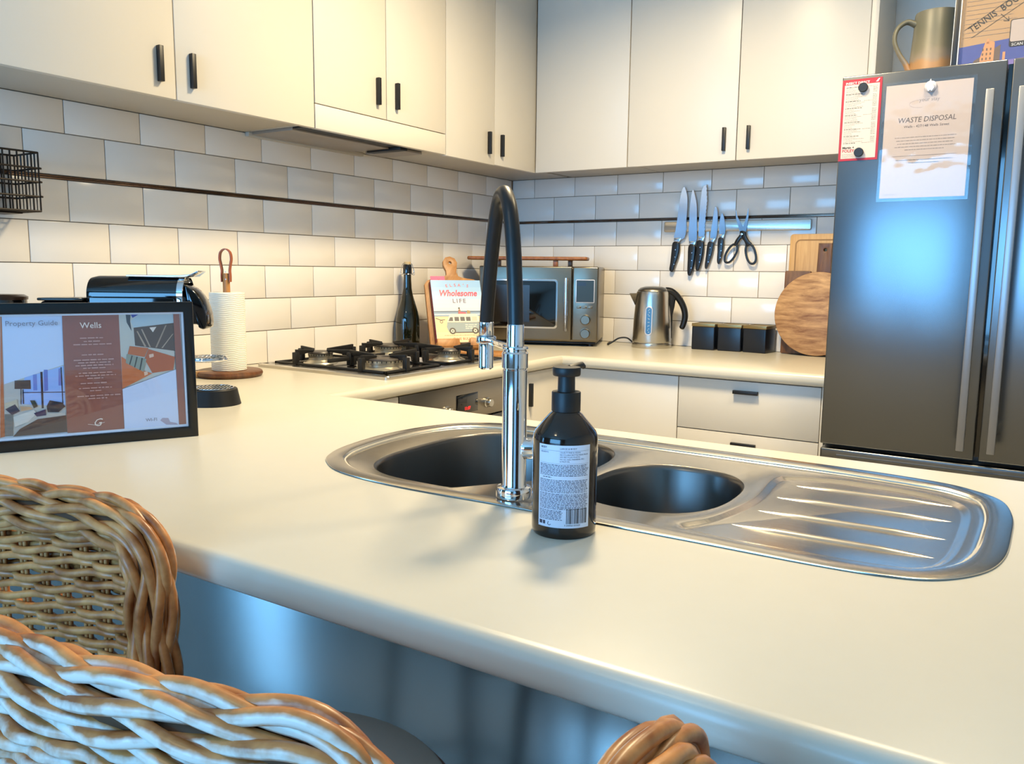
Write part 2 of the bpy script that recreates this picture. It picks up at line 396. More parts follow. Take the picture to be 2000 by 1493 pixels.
# ---------------------------------------------------------------- sink
def sink():
    root = thing('kitchen_sink', 'stainless steel one-and-a-half bowl sink with ridged drainer set in the worktop', 'sink', (1.55, -2.08, .9))
    t = bmesh.new()
    prof = [(.0016, .9001), (0, .9012), (.0003, .9022), (.0022, .9028), (.022, .9030), (.0255, .9024), (.031, .8975), (.036, .8960)]
    R = ring_stack(t, [offset_loop(SINK, d) for d, z in prof], [z for d, z in prof])
    zp = .896
    B1 = superell(1.308, -2.072, .163, .196, 3.0, 72)
    # keep a flat corner for the tap
    B1 = [Vector((p.x, p.y)) for p in B1]
    for p in B1:
        if p.x > 1.36 and p.y < -2.12:
            k = ((p.x-1.36)/.11)*((-2.12-p.y)/.148); k = min(1, k*1.4); p.x -= .045*k; p.y += .035*k
    B2 = superell(1.596, -2.088, .104, .133, 2.5, 60)
    D = spline([(1.712, -1.955), (1.735, -1.922), (1.80, -1.905), (1.88, -1.908), (1.94, -1.930), (1.968, -1.975), (1.972, -2.08), (1.966, -2.19), (1.945, -2.240), (1.90, -2.258), (1.80, -2.264), (1.71, -2.262), (1.675, -2.245), (1.700, -2.19), (1.718, -2.08)], 5)
    def ccw(L):
        L = [Vector(p) for p in L]
        if sum(L[i-1].x*L[i].y-L[i].x*L[i-1].y for i in range(len(L))) < 0: L.reverse()
        return L
    B1, B2, D = ccw(B1), ccw(B2), ccw(D)
    dr = ring_stack(t, [D, offset_loop(D, .004), offset_loop(D, .009), offset_loop(D, .013)], [zp, .8955, .8925, .8918])
    t.faces.new(dr[-1])
    lip = []
    for L in (B1, B2):
        q = ring_stack(t, [L, offset_loop(L, .0015)], [zp, zp-.0006]); lip.append((L, q))
    bmesh.ops.triangle_fill(t, use_beauty=True, edges=edge_loop(t, R[-1])+edge_loop(t, dr[0])+edge_loop(t, lip[0][1][0])+edge_loop(t, lip[1][1][0]))
    bmesh.ops.recalc_face_normals(t, faces=t.faces[:])
    mb = MB(); mb._take(t, M_SINK)
    for i, (ya, xa, xb) in enumerate([(-1.962, 1.745, 1.952), (-2.040, 1.738, 1.955), (-2.117, 1.735, 1.955), (-2.194, 1.725, 1.950)]):
        # raised tapering ribs pressed into the drainer
        n = 20; vs = []
        t = bmesh.new(); rows = []
        for k in range(n+1):
            s_ = k/n; x = xa+(xb-xa)*s_; w = .0075*min(1, s_*5, (1-s_)*5)**.5+.0004; h = .0036*min(1, s_*4, (1-s_)*4)**.7+.0002
            yy = ya + .012*s_*(1 if i < 2 else .6)
            rows.append([t.verts.new((x, yy+w*c, .8914+h*(1-c*c))) for c in (-1, -.7, -.35, 0, .35, .7, 1)])
        for A, B in zip(rows, rows[1:]):
            for j in range(6): t.faces.new((A[j], B[j], B[j+1], A[j+1]))
        bmesh.ops.recalc_face_normals(t, faces=t.faces[:]); mb._take(t, M_SINK)
    mb.build('sink_top', root, True, 28)
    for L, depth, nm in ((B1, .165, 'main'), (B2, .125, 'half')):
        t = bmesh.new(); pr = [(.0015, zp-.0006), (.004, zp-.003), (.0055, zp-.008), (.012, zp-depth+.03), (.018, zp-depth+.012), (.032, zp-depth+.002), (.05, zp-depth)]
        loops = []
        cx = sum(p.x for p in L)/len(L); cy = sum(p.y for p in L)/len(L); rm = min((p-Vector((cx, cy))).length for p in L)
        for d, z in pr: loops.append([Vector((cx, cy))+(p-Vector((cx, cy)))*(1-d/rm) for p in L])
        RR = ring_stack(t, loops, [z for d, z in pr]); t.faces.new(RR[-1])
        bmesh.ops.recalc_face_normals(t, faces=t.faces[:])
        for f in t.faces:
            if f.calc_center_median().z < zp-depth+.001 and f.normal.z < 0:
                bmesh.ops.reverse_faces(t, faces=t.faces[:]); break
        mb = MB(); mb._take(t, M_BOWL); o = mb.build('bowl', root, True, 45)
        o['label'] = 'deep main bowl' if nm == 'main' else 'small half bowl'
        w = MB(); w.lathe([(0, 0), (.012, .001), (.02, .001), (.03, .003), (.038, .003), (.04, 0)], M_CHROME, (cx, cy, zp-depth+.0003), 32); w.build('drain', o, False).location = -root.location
    return root
sink()

# ---------------------------------------------------------------- tap
def tap():
    x, y = 1.467, -2.277
    root = thing('mixer_tap', 'tall chrome mixer tap with arched black hose on the sink corner', 'tap', (x, y, .904))
    MB().lathe([(0, 0), (.0225, 0), (.0232, .002), (.0232, .010), (.022, .013), (.0170, .014), (.0158, .017), (.0158, .165), (.0150, .166), (.0150, .167), (.0168, .168), (.0168, .186), (.0150, .1885), (.0150, .1905), (.0168, .192), (.0165, .194), (.0110, .195), (.0110, .200), (.0100, .2005), (0, .2005)], M_CHROME, (0, 0, 0), 56).build('body', root)
    MB().lathe([(0, 0), (.0108, 0), (.0108, .022), (.0104, .0235), (0, .0235)], M_CHROME, (0, 0, .199), 40).build('ferrule', root)
    nx, ny = 1.3525-x, -2.175-y
    d = Vector((nx, ny, 0)); R = d.length/2; dn = d.normalized()
    arc = [(0, .222), (.003, .256), (.0075, .287), (.0135, .318), (.0225, .348), (.0345, .372), (.055, .389), (.077, .385), (.093, .369), (.1035, .350), (.116, .320), (.128, .286), (.1375, .252), (.147, .215)]
    P = spline([tuple(dn*s_*(2*R/.147)+Vector((0, 0, z))) for s_, z in arc], 6, False)
    MB().tube(P, .0100, M_RUB, 24).build('hose', root, smooth=60)
    h = MB(); c = dn*2*R
    h.lathe([(0, 0), (.0082, 0), (.0092, .001), (.0108, .002), (.0108, .044), (.0100, .0455), (.0108, .047), (.0108, .0675), (.0100, .0685), (0, .0685)], M_CHROME, (c.x, c.y, .148), 40)
    h.build('spray_head', root)
    a = MB()
    q = Matrix.Translation((0, 0, .1905)) @ Matrix.Rotation(math.atan2(dn.y, dn.x), 4, 'Z')
    a.box((.012, -.0045, -.004), (2*R-.009, .0045, .004), M_CHROME, .0015, M=q)
    a.lathe([(.0116, -.005), (.0140, -.005), (.0145, -.0035), (.0145, .0035), (.0140, .005), (.0116, .005), (.0112, 0), (.0116, -.005)], M_CHROME, (c.x, c.y, .1905), 40)
    a.build('holder_arm', root)
    l = MB(); q = Matrix.Translation((.0, 0, .064)) @ Matrix.Rotation(math.radians(28), 4, 'Z') @ Matrix.Rotation(PI/2, 4, 'Y')
    l.lathe([(0, .010), (.0135, .010), (.0140, .012), (.0140, .040), (.0130, .042), (0, .042)], M_CHROME, (0, 0, 0), 36, q)
    l.build('cartridge', root)
    l = MB(); l.tube([(.030, .017, .072), (.036, .021, .090), (.050, .030, .103)], [.004, .0038, .0032], M_CHROME, 12)
    l.build('lever', root)
tap()

# ---------------------------------------------------------------- handles and cabinets
def handle(parent, c, axis, out):
    """black square-section pull; c centre on the door face, axis of length, out = outward normal"""
    A, Nn = Vector(axis), Vector(out); M = frame_mat(c, A, Nn)   # local x=length, y=out
    mb = MB()
    mb.box((-.039, .001, -.0055), (.039, .0135, .0055), M_BLK, .0008, M=M)
    mb.box((-.037, -.0002, -.0045), (.037, .002, .0045), M_BLK, .0003, M=M)
    o = mb.build('handle', parent); o.location = -parent.parent.location if parent.parent else (0, 0, 0)
    return o
def slab(name, root, a, b, m=None):
    return MB().box(a, b, m or M_LAM, .0012).build(name, root, True)
def upperL(label, y0, y1, doors, zb=1.577, ztop=2.36):
    root = thing('wall_cabinet', label, 'cabinet', (0.0045, y0, zb))
    slab('carcass', root, (.0045, y0+.001, 1.5905), (.283, y1-.001, ztop), M_CARC)
    for (a, b, hy, z0, hz) in doors:
        d = slab('door', root, (.284, a+.0014, z0), (.302, b-.0014, ztop-.002))
        if hy is not None: handle(d, (.302, hy, hz), (0, 0, 1), (1, 0, 0))
    return root
upperL('white two-door wall cabinet left of the rangehood cabinet', -2.346, -1.482, [(-2.346, -1.914, -1.957, 1.577, 1.648), (-1.914, -1.482, -1.872, 1.577, 1.648)])
upperL('white wall cabinet partly out of frame, furthest left on the tiled wall', -2.78, -2.347, [(-2.78, -2.347, -2.735, 1.577, 1.648)])
hc = upperL('white wall cabinet with two short doors over the rangehood', -1.481, -.889, [(-1.481, -1.185, -1.227, 1.645, 1.720), (-1.185, -.889, -1.141, 1.645, 1.720)])
slab('filler_panel', hc, (.284, -1.4796, 1.577), (.302, -.8904, 1.6425))
upperL('white wall cabinet with two narrow doors in the corner', -.888, -.0046, [(-.888, -.596, -.636, 1.575, 1.649), (-.596, -.305, -.553, 1.577, 1.649)])
def upperB(label, x0, x1, doors, side=False):
    root = thing('wall_cabinet', label, 'cabinet', (x0, -.0046, 1.577))
    slab('carcass', root, (x0+.001, -.292, 1.5905), (x1-.001, -.0046, 2.36), M_CARC)
    for a, b, hx in doors:
        d = slab('door', root, (a+.0014, -.311, 1.577), (b-.0014, -.293, 2.358))
        if hx is not None: handle(d, (hx, -.311, 1.649), (0, 0, 1), (0, -1, 0))
    if side: slab('end_panel', root, (x1, -.311, 1.577), (x1+.022, -.0046, 2.36))
    return root
upperB('white corner wall cabinet with one plain door above the microwave', .3035, .699, [(.3045, .699, None)])
upperB('white two-door wall cabinet above the knives', .7, 1.511, [(.7, 1.105, 1.063), (1.105, 1.511, 1.147)], True)

# rangehood tucked under the short-door cabinet
rh = thing('rangehood', 'grey built-in rangehood under the short-door wall cabinet', 'rangehood', (.15, -1.185, 1.59))
M_HOOD = mat('hood_grey', (160, 150, 138), .35, .5)
MB().box((.030, -1.470, 1.5815), (.200, -1.060, 1.5900), M_HOOD, .001).box((.202, -1.470, 1.586), (.270, -.935, 1.5903), M_BLK).build('grease_filter', rh, True)
MB().box((.10, -1.055, 1.5765), (.245, -1.020, 1.5903), M_BLK, .001).box((.060, -1.018, 1.5785), (.225, -.920, 1.5903), M_HOOD, .002).build('control_box', rh, True)
MB().box((.005, -1.475, 1.5775), (.022, -.985, 1.5903), M_CARC, .002).build('back_rail', rh, True)

# base cabinets
ZT, ZD = .8615, .858
def base(name, label, parts_):
    root = thing(name, label, 'cabinet', parts_['loc'])
    for a, b in parts_['carc']: slab('carcass', root, a, b, M_CARC)
    return root
bl = thing('base_cabinet', 'white base cabinet with a black bar handle between the oven and the corner', 'cabinet', (.3, -.75, 0))
slab('carcass', bl, (.005, -.875, .12), (.59, -.005, ZT), M_CARC)
d = slab('door', bl, (.591, -.874, .13), (.609, -.632, ZD)); handle(d, (.609, -.832, .782), (0, 0, 1), (1, 0, 0))
sl = thing('base_cabinet', 'narrow white base cabinet left of the oven under the worktop', 'cabinet', (.3, -1.6, 0))
slab('carcass', sl, (.005, -1.764, .12), (.59, -1.505, ZT), M_CARC); slab('door', sl, (.591, -1.764, .13), (.609, -1.5, ZD))
cb = thing('base_cabinet', 'white corner base cabinet with a plain door under the kettle', 'cabinet', (.8, -.3, 0))
slab('carcass', cb, (.612, -.60, .12), (1.048, -.005, ZT), M_CARC); slab('door', cb, (.612, -.621, .13), (1.0485, -.603, ZD))
db = thing('drawer_unit', 'white drawer unit with black handles beside the fridge', 'drawer unit', (1.27, -.3, 0))
slab('carcass', db, (1.051, -.60, .12), (1.497, -.005, ZT), M_CARC); slab('end_panel', db, (1.4985, -.621, .0), (1.510, -.005, ZT))
for z0, z1, hz in ((.6925, ZD, .824), (.50, .6895, .657), (.31, .497, .45), (.13, .307, .27)):
    d = slab('drawer', db, (1.0515, -.621, z0), (1.4965, -.603, z1)); handle(d, (1.272, -.621, hz), (1, 0, 0), (0, -1, 0))
kk = struct(MB().box((.005, -1.76, 0), (.54, -.005, .12), M_CARC).box((.54, -.55, 0), (1.50, -.005, .12), M_CARC).build('baseboard_kitchen'))

# oven
ov = thing('oven', 'built-in stainless steel oven below the gas cooktop', 'oven', (.3, -1.19, .2))
MB().box((.02, -1.497, .2), (.588, -.882, .846), M_BLK).build('body', ov, True)
MB().box((.589, -1.495, .752), (.609, -.880, .858), M_SSH, .001).build('control_panel', ov, True)
o = MB().box((.589, -1.495, .25), (.611, -.880, .748), M_BLKG, .002).build('door', ov, True)
h = MB().tube([(.645, -1.45, .70), (.645, -.925, .70)], .009, M_SS, 14).tube([(.611, -1.43, .70), (.645, -1.43, .70)], .006, M_SS, 10).tube([(.611, -.945, .70), (.645, -.945, .70)], .006, M_SS, 10).build('door_handle', o); h.location = -ov.location
ds = MB().box((.6085, -1.242, .772), (.6105, -1.134, .829), M_BLKG, .0005)
ds.text('11:07', -.0, 0, .014, mat('red_digits', (255, 40, 40), .5, emis=((255, 30, 30), 3.)), frame_mat((.6108, -1.188, .781), (0, 1, 0), (0, 0, 1)))
ds.build('clock_display', ov, True)
for yy in (-1.085, -1.292):
    MB().lathe([(0, 0), (.016, 0), (.016, .004), (.013, .006), (.0125, .018), (.011, .020), (0, .020)], M_SS, M=frame_mat((.609, yy, .790), (0, 1, 0), (0, 0, 1))).build('knob', ov, True)
for (yy, zz) in ((-1.30, .822), (-1.275, .822), (-1.06, .828), (-1.03, .828), (-1.06, .82)):
    pass

# peninsula body under the worktop
pn = thing('peninsula_cabinet', 'peninsula cabinet with glossy grey panel facing the stools', 'cabinet', (1.9, -2.08, 0))
slab('panel', pn, (.006, -2.362, .0), (3.2, -2.344, .8615), M_PANEL)
slab('carcass', pn, (.64, -2.342, .10), (3.2, -2.324, .8615), M_CARC)
slab('carcass', pn, (.64, -2.322, .10), (3.2, -1.82, .118), M_CARC)
for k, (a, b) in enumerate(((.64, 1.07), (1.07, 1.63), (1.63, 2.2), (2.2, 2.7), (2.7, 3.2))):
    slab('door', pn, (a+.0014, -1.812, .10), (b-.0014, -1.794, .8585))
# ---------------------------------------------------------------- fridge
fr = thing('fridge', 'tall stainless steel french-door fridge at the end of the worktop', 'fridge', (1.93, -.40, 0))
M_DARK = mat('fridge_side', (88, 90, 92), .4, .6)
MB().box((1.532, -.70, .03), (2.312, -.03, 1.700), M_DARK, .004).box((1.545, -.69, 0), (1.60, -.62, .03), M_BLK).box((2.24, -.69, 0), (2.30, -.62, .03), M_BLK).build('body', fr, True)
for nm, x0, x1, hx in (('left', 1.530, 1.9085, 1.880), ('right', 1.9205, 2.314, 1.948)):
    d = MB().box((x0, -.760, .720), (x1, -.705, 1.715), M_FRIDGE, .003, 3).build('door', fr, True)
    hm = MB()
    hm.box((hx-.009, -.822, .752), (hx+.009, -.806, 1.638), M_HNDL, .002)
    hm.box((hx-.007, -.808, .790), (hx+.007, -.760, .815), M_HNDL, .001); hm.box((hx-.007, -.808, 1.575), (hx+.007, -.760, 1.60), M_HNDL, .001)
    h = hm.build('door_handle', d); h.location = -fr.location
MB().box((1.9090, -.715, .722), (1.9200, -.703, 1.712), M_BLKG).build('door_gasket', fr, True)
dw = MB(); dw.box((1.530, -.760, .10), (2.314, -.705, .672), M_FRIDGE, .003)
dw.box((1.530, -.757, .674), (2.314, -.705, .708), M_FRIDGE, .006, 3)
dw.tube([(1.575, -.752, .690), (2.28, -.752, .690)], .006, M_DARK, 12)
dw.build('freezer_drawer', fr, True)

# papers on the fridge door
def fmat(x, z, y=-.7605): return frame_mat((x, y, z), (1, 0, 0), (0, 0, 1))
rm = random.Random(3)
M_RED = mat('red_print', (150, 22, 38), .5); M_TXT = mat('grey_print', (120, 112, 110), .6); M_TXTD = mat('dark_grey_print', (72, 66, 68), .6)
mn = MB(); M = fmat(1.5312, 1.4955)   # 98 x 210 mm leaflet
mn.box((0, 0, 0), (.098, .210, .0005), M_RED, M=M)
mn.rect(.006, .006, .092, .196, mat('leaflet_white', (184, 174, 168), .6), M, .0007)
mn.text('INSECT DIRECT', .008, .1975, .0085, M_WHT, M, .0007, 'LEFT', bold=.0001)
mn.poly([(.082, .199), (.088, .199), (.092, .207), (.089, .207)], M_WHT, M, .0007)
y = .189; k = 0
while y > .042:
    if k % 5 == 0:
        mn.words(.010, .010+rm.uniform(.03, .045), y, .0016, M_INK, M, .0008, rnd=rm); 
        if k % 10 == 0: mn.words(.056, .089, y, .0011, M_TXT, M, .0008, rnd=rm)
    else:
        mn.words(.010, .010+rm.uniform(.02, .055), y, .0011, M_TXT, M, .0008, rnd=rm); mn.words(.077, .088, y, .0011, M_TXTD, M, .0008, rnd=rm)
    y -= .0036; k += 1
mn.text('Martin +', .009, .0315, .0085, M_INK, M, .0008, 'LEFT', bold=.0003)
mn.text('FOLEY', .009, .0225, .0105, M_RED, M, .0008, 'LEFT', bold=.0003)
for q in range(4): mn.words(.009, .045, .017-.003*q, .001, M_TXT, M, .0008, rnd=rm)
tag(mn.build('leaflet', smooth=0), 'narrow red-bordered price leaflet held on the fridge by two black magnets', 'leaflet')
for x, z, lb in ((1.5835, 1.682, 'black round magnet at the top of the red leaflet'), (1.5830, 1.516, 'black round magnet at the bottom of the red leaflet')):
    tag(MB().lathe([(0, 0), (.0115, 0), (.0118, .001), (.0118, .007), (.0108, .008), (0, .008)], M_BLK, M=fmat(x, z, -.7612)).build('fridge_magnet'), lb, 'magnet', 'round black fridge magnets')
nt_ = MB(); M = fmat(1.6385, 1.390, -.7612)   # paper 200 x 285
nt_.box((.002, .003, 0), (.201, .289, .0004), M_PAPER, M=M)
nt_.text('your stay', .105, .2435, .0125, M_TXT, M, .0006)
nt_.line([(.085+.026*math.cos(a), .238+.0095*math.sin(a)) for a in [PI*.55+k*PI/14 for k in range(15)]], .0004, M_TXT, M, .0006)
nt_.text('WASTE DISPOSAL', .1015, .193, .0185, M_TXTD, M, .0006, shear=.12, sx=.93, space=.98)
nt_.text('Wells - 427/148 Wells Street', .1015, .180, .0088, M_TXTD, M, .0006, shear=.1)
for q, (a, b) in enumerate(((.030, .172), (.034, .168), (.037, .165), (.031, .171), (.055, .147))): nt_.words(a, b, .155-.0078*q, .0017, M_TXT, M, .0006, 1., rm)
nt_.rect(.027, .1090, .175, .1096, M_TXTD, M, .0006)
nt_.words(.036, .168, .098, .0018, M_TXTD, M, .0006, 1., rm); nt_.words(.066, .138, .0905, .0018, M_TXTD, M, .0006, 1., rm)
nt_.words(.010, .045, .012, .0012, M_TXT, M, .0006, 1., rm)
nroot = thing('waste_disposal_notice', 'white waste disposal notice in a clear plastic sleeve on the fridge door', 'notice', (1.74, -.7612, 1.39))
nt_.build('sheet', nroot, True, 0)
sv = MB(); M = fmat(1.6335, 1.3845, -.7618)
sv.box((0, 0, .0004), (.2135, .3025, .0008), clear('plastic_sleeve', .05, .55, .12), M=M)
sv.build('plastic_sleeve', nroot, True, 0)
hk = MB(); M = fmat(1.744, 1.668, -.7632)
M_SIL = mat('silver_plastic', (206, 204, 210), .3, .4)
hk.lathe([(0, 0), (.013, 0), (.0135, .002), (.009, .005), (0, .006)], M_SIL, M=M, n=24)
hk.prism([(-.010, -.004), (-.004, -.014), (0, -.010), (.004, -.014), (.010, -.004), (.006, .004), (0, .018), (-.006, .004)], .006, M_SIL, M @ Matrix.Translation((0, 0, .003)), .0012)
tag(hk.build('hook_magnet'), 'small silver leaf-shaped magnet holding the waste notice', 'magnet')

# jug and framed notice on top of the fridge
jg = thing('ceramic_jug', 'green-grey glazed stoneware jug with a loop handle on the fridge', 'jug', (1.708, -.42, 1.7005))
def jug_mat():
    m = bpy.data.materials.new('stoneware_glaze'); m.use_nodes = True; nt = m.node_tree; b = nt.nodes['Principled BSDF']; b.inputs['Roughness'].default_value = .42
    tc = nt.nodes.new('ShaderNodeTexCoord'); sp = nt.nodes.new('ShaderNodeSeparateXYZ'); nt.links.new(tc.outputs['Object'], sp.inputs[0])
    nz = nt.nodes.new('ShaderNodeTexNoise'); nz.inputs['Scale'].default_value = 22; nz.inputs['Detail'].default_value = 6; nt.links.new(tc.outputs['Object'], nz.inputs['Vector'])
    ad = nt.nodes.new('ShaderNodeMath'); ad.operation = 'MULTIPLY_ADD'; nt.links.new(nz.outputs[0], ad.inputs[0]); ad.inputs[1].default_value = .05; nt.links.new(sp.outputs[2], ad.inputs[2])
    mr = nt.nodes.new('ShaderNodeMapRange'); mr.inputs[1].default_value = .02; mr.inputs[2].default_value = .27; nt.links.new(ad.outputs[0], mr.inputs[0])
    cr = nt.nodes.new('ShaderNodeValToRGB'); nt.links.new(mr.outputs[0], cr.inputs[0]); e = cr.color_ramp.elements
    e[0].position = .0; e[0].color = lin((150, 112, 76)); e[1].position = .40; e[1].color = lin((158, 120, 82))
    for p, c in ((.44, (186, 168, 146)), (.56, (158, 150, 124)), (.8, (140, 138, 116)), (1., (150, 146, 126))):
        k = e.new(p); k.color = lin(tuple(x*.72 for x in c))
    nt.links.new(cr.outputs[0], b.inputs['Base Color']); return m
M_JUG = jug_mat()
MB().lathe([(0, 0), (.066, 0), (.069, .004), (.068, .06), (.064, .12), (.060, .18), (.058, .232), (.0565, .237), (.0545, .234), (.054, .18), (.060, .02), (0, .012)], M_JUG, n=56).build('body', jg)
hp = spline([(-.056, 0, .208), (-.080, 0, .216), (-.104, 0, .198), (-.110, 0, .165), (-.095, 0, .128), (-.075, 0, .098), (-.064, 0, .072)], 6, False)
hj = MB().tube(hp, [.009-.003*math.sin(PI*i/(len(hp)-1)) for i in range(len(hp))], M_JUG, 14, ell=(1, 1.5)).build('handle', jg, smooth=60)
for o in jg.children: o.rotation_euler = (0, 0, math.radians(20))
ps = thing('framed_notice', 'black-framed tennis booking notice standing on top of the fridge', 'notice', (1.87, -.55, 1.715))
ps_M = frame_mat((1.768, -.560, 1.7160), (1, -.04, 0), (0, .05, 1))
M_SILV = mat('silver_edge', (225, 222, 216), .3, .7)
W_, H_ = .238, .325
q = MB()
for a, b in (((0, 0, 0), (.013, H_, .018)), ((W_-.013, 0, 0), (W_, H_, .018)), ((0, 0, 0), (W_, .013, .018)), ((0, H_-.013, 0), (W_, H_, .018))): q.box(a, b, M_BLK, .001, M=ps_M)
q.box((-.0015, 0, .004), (0, H_, .018), M_SILV, M=ps_M); q.box((.013, .013, .006), (.0155, H_-.013, .0182), M_SILV, M=ps_M)
q.build('frame', ps, True)
q = MB(); M = ps_M
q.box((.010, .010, .002), (W_-.010, H_-.010, .006), mat('buff_paper', (162, 132, 98), .6), M=M)
M_BLUE = mat('dusk_blue', (58, 70, 140), .5)
q.poly([(.0155, .013), (W_-.013, .013), (W_-.013, .100), (.0155, .084)], M_BLUE, M, .0064)
q.poly([(.0155, .013), (W_-.013, .013), (W_-.013, .045), (.0155, .030)], mat('dusk_violet', (112, 98, 160), .5), M, .0066)
M_STONE = mat('stone_print', (186, 132, 88), .5); M_STD = mat('stone_dark_print', (92, 74, 62), .5)
q.poly([(.045, .013), (.112, .013), (.112, .080), (.052, .045)], M_STD, M, .0068)
q.poly([(.066, .013), (.098, .013), (.098, .088), (.088, .092), (.076, .090), (.066, .050)], M_STONE, M, .0070)
q.rect(.079, .085, .085, .098, M_STONE, M, .0070)
for i in range(3):
    for j in range(5): q.rect(.070+.009*i, .020+.012*j, .0735+.009*i, .0265+.012*j, M_STD, M, .0072)
q.rect(.118, .013, .124, .060, M_STONE, M, .0070)
for i in range(16):
    if i in (2, 9): continue
    q.words(.026, .13+.03*rm.random(), .108+.0115*i, .0011, M_TXT, M, .0068, 1, rm)
a_ = math.radians(33)
q.text('TENNIS  BOOKINGS', .040, .119, .0235, M_INK, M, .0072, 'LEFT', rot=a_, space=1.02, sx=.88)
for dx, dy in ((-.004, .016), (.014, -.006)):
    q.line([(.028+dx, .112+dy), (.028+dx+.19*math.cos(a_), .112+dy+.19*math.sin(a_))], .0010, M_INK, M, .0072)
q.line([(.106, .158), (.126, .138)], .0012, M_INK, M, .0072); q.line([(.124, .149), (.126, .138), (.113, .140)], .0012, M_INK, M, .0072)
q.poly(rrect(.130, .070, .222, .140, .006), M_INK, M, .0072); q.poly(rrect(.132, .083, .220, .138, .005), M_PAPER, M, .0074)
q.text('SCAN ME', .136, .0725, .010, M_WHT, M, .0074, 'LEFT')
q.build('print', ps, True, 0)
MB().box((.013, .013, .0085), (W_-.013, H_-.013, .0095), M_GLASS, M=ps_M).build('glass', ps, True, 0)

# ---------------------------------------------------------------- knife rail, knives, scissors
kr = MB(); kr.prism(rrect(.733, 1.353, 1.300, 1.393, .006), .014, M_SS, frame_mat((0, -.0045, 0), (1, 0, 0), (0, 0, 1)) , .002)
tag(kr.build('knife_rail'), 'long brushed steel magnetic knife rail on the back wall tiles', 'rail')
M_BLADE = mat('knife_blade', (190, 202, 218), .16, 1., stretch=(1, 1, 12), var=.04)
M_KH = mat('knife_handle', (14, 14, 16), .3)
def knife(name, label, blade, hnd, rivets, serr=False):
    cx = sum(p[0] for p in blade)/len(blade); cz = min(p[1] for p in blade)
    root = thing(name, label, 'knife', (cx, -.022, cz), group='knives on the magnetic rail')
    W = frame_mat((0, -.0192, 0), (1, 0, 0), (0, 0, 1))
    if serr:
        out = []
        for a, b in zip(blade, blade[1:]+blade[:1]):
            if b[0] > .900 and a[0] > .900 and abs(a[1]-b[1]) > .03:
                n = max(2, int(abs(a[1]-b[1])/.007))
                for k in range(n):
                    t = k/n; out.append((a[0]+(b[0]-a[0])*t-(.0025 if k % 2 else 0), a[1]+(b[1]-a[1])*t))
            else: out.append(a)
        bl_ = out
    else: bl_ = [tuple(v) for v in spline(blade, 3)]
    MB().prism(bl_, .0022, M_BLADE, W, .0004, seg=1).build('blade', root, True, 25)
    # bolster
    hx = [p for p in hnd if p[1] > max(q[1] for q in hnd)-.006]; x0 = min(p[0] for p in hx); x1 = max(p[0] for p in hx); zt = max(p[1] for p in hnd)
    zb = min(p[1] for p in blade); bx0 = min(p[0] for p in blade if p[1] < zb+.005); bx1 = max(p[0] for p in blade if p[1] < zb+.005)
    MB().prism([(x0+.002, zt-.004), (x1-.002, zt-.004), (min(bx1, x1+.012), zb+.002), (bx0, zb+.002)], .010, M_BLADE, W @ Matrix.Translation((0, 0, -.004)), .002).build('bolster', root, True)
    h = MB().prism([tuple(v) for v in spline(hnd, 4)], .016, M_KH, W @ Matrix.Translation((0, 0, -.006)), .004, seg=3).build('handle', root, True, 50)
    top = Vector(((x0+x1)/2, zt)); lo = min(hnd, key=lambda p: p[1]); lo = Vector((lo[0]+.001, lo[1]))
    for f in rivets:
        p = top.lerp(lo, f); p.x += .0045*math.sin(f*PI)
        r = MB().lathe([(0, 0), (.0022, 0), (.0022, .0003), (0, .0005)], M_BLADE, M=W @ Matrix.Translation((p.x, p.y, .0101)), n=14)
        r.bm.transform(Matrix.Translation(-root.location)); r.build('rivet', h)
    return root
knife('chef_knife', 'broad chef knife, leftmost on the magnetic rail', [(.811, 1.527), (.799, 1.496), (.788, 1.4), (.781, 1.35), (.779, 1.33), (.822, 1.328), (.827, 1.399), (.828, 1.472), (.822, 1.508)],
      [(.776, 1.312), (.799, 1.312), (.804, 1.289), (.798, 1.252), (.788, 1.224), (.779, 1.197), (.765, 1.203), (.768, 1.234), (.771, 1.276)], (.25, .5, .75))
knife('carving_knife', 'long narrow carving knife, second from the left on the rail', [(.848, 1.516), (.840, 1.471), (.838, 1.399), (.841, 1.314), (.870, 1.314), (.871, 1.362), (.867, 1.448), (.860, 1.484)],
      [(.842, 1.300), (.867, 1.300), (.870, 1.275), (.866, 1.229), (.861, 1.202), (.852, 1.182), (.841, 1.191), (.840, 1.243)], (.25, .5, .75))
knife('bread_knife', 'serrated bread knife, tallest on the magnetic rail', [(.904, 1.532), (.891, 1.528), (.884, 1.51), (.880, 1.456), (.877, 1.384), (.878, 1.332), (.905, 1.332), (.905, 1.397), (.909, 1.469)],
      [(.8755, 1.315), (.900, 1.315), (.903, 1.293), (.899, 1.252), (.892, 1.22), (.884, 1.201), (.873, 1.209), (.8735, 1.252)], (.2, .45, .7), True)
knife('utility_knife', 'slim utility knife, fourth from the left on the rail', [(.942, 1.448), (.936, 1.428), (.931, 1.383), (.926, 1.326), (.949, 1.325), (.953, 1.378), (.951, 1.427)],
      [(.920, 1.310), (.940, 1.310), (.941, 1.289), (.934, 1.252), (.918, 1.211), (.911, 1.218), (.914, 1.257)], (.2, .48, .75))
knife('paring_knife', 'short paring knife, smallest knife on the rail', [(.968, 1.421), (.961, 1.396), (.962, 1.34), (.983, 1.34), (.983, 1.378), (.976, 1.409)],
      [(.960, 1.325), (.979, 1.325), (.980, 1.288), (.974, 1.252), (.967, 1.228), (.959, 1.237), (.959, 1.275)], (.22, .48, .75))
sc = thing('kitchen_scissors', 'black-handled kitchen scissors hanging open on the knife rail', 'scissors', (1.05, -.022, 1.34))
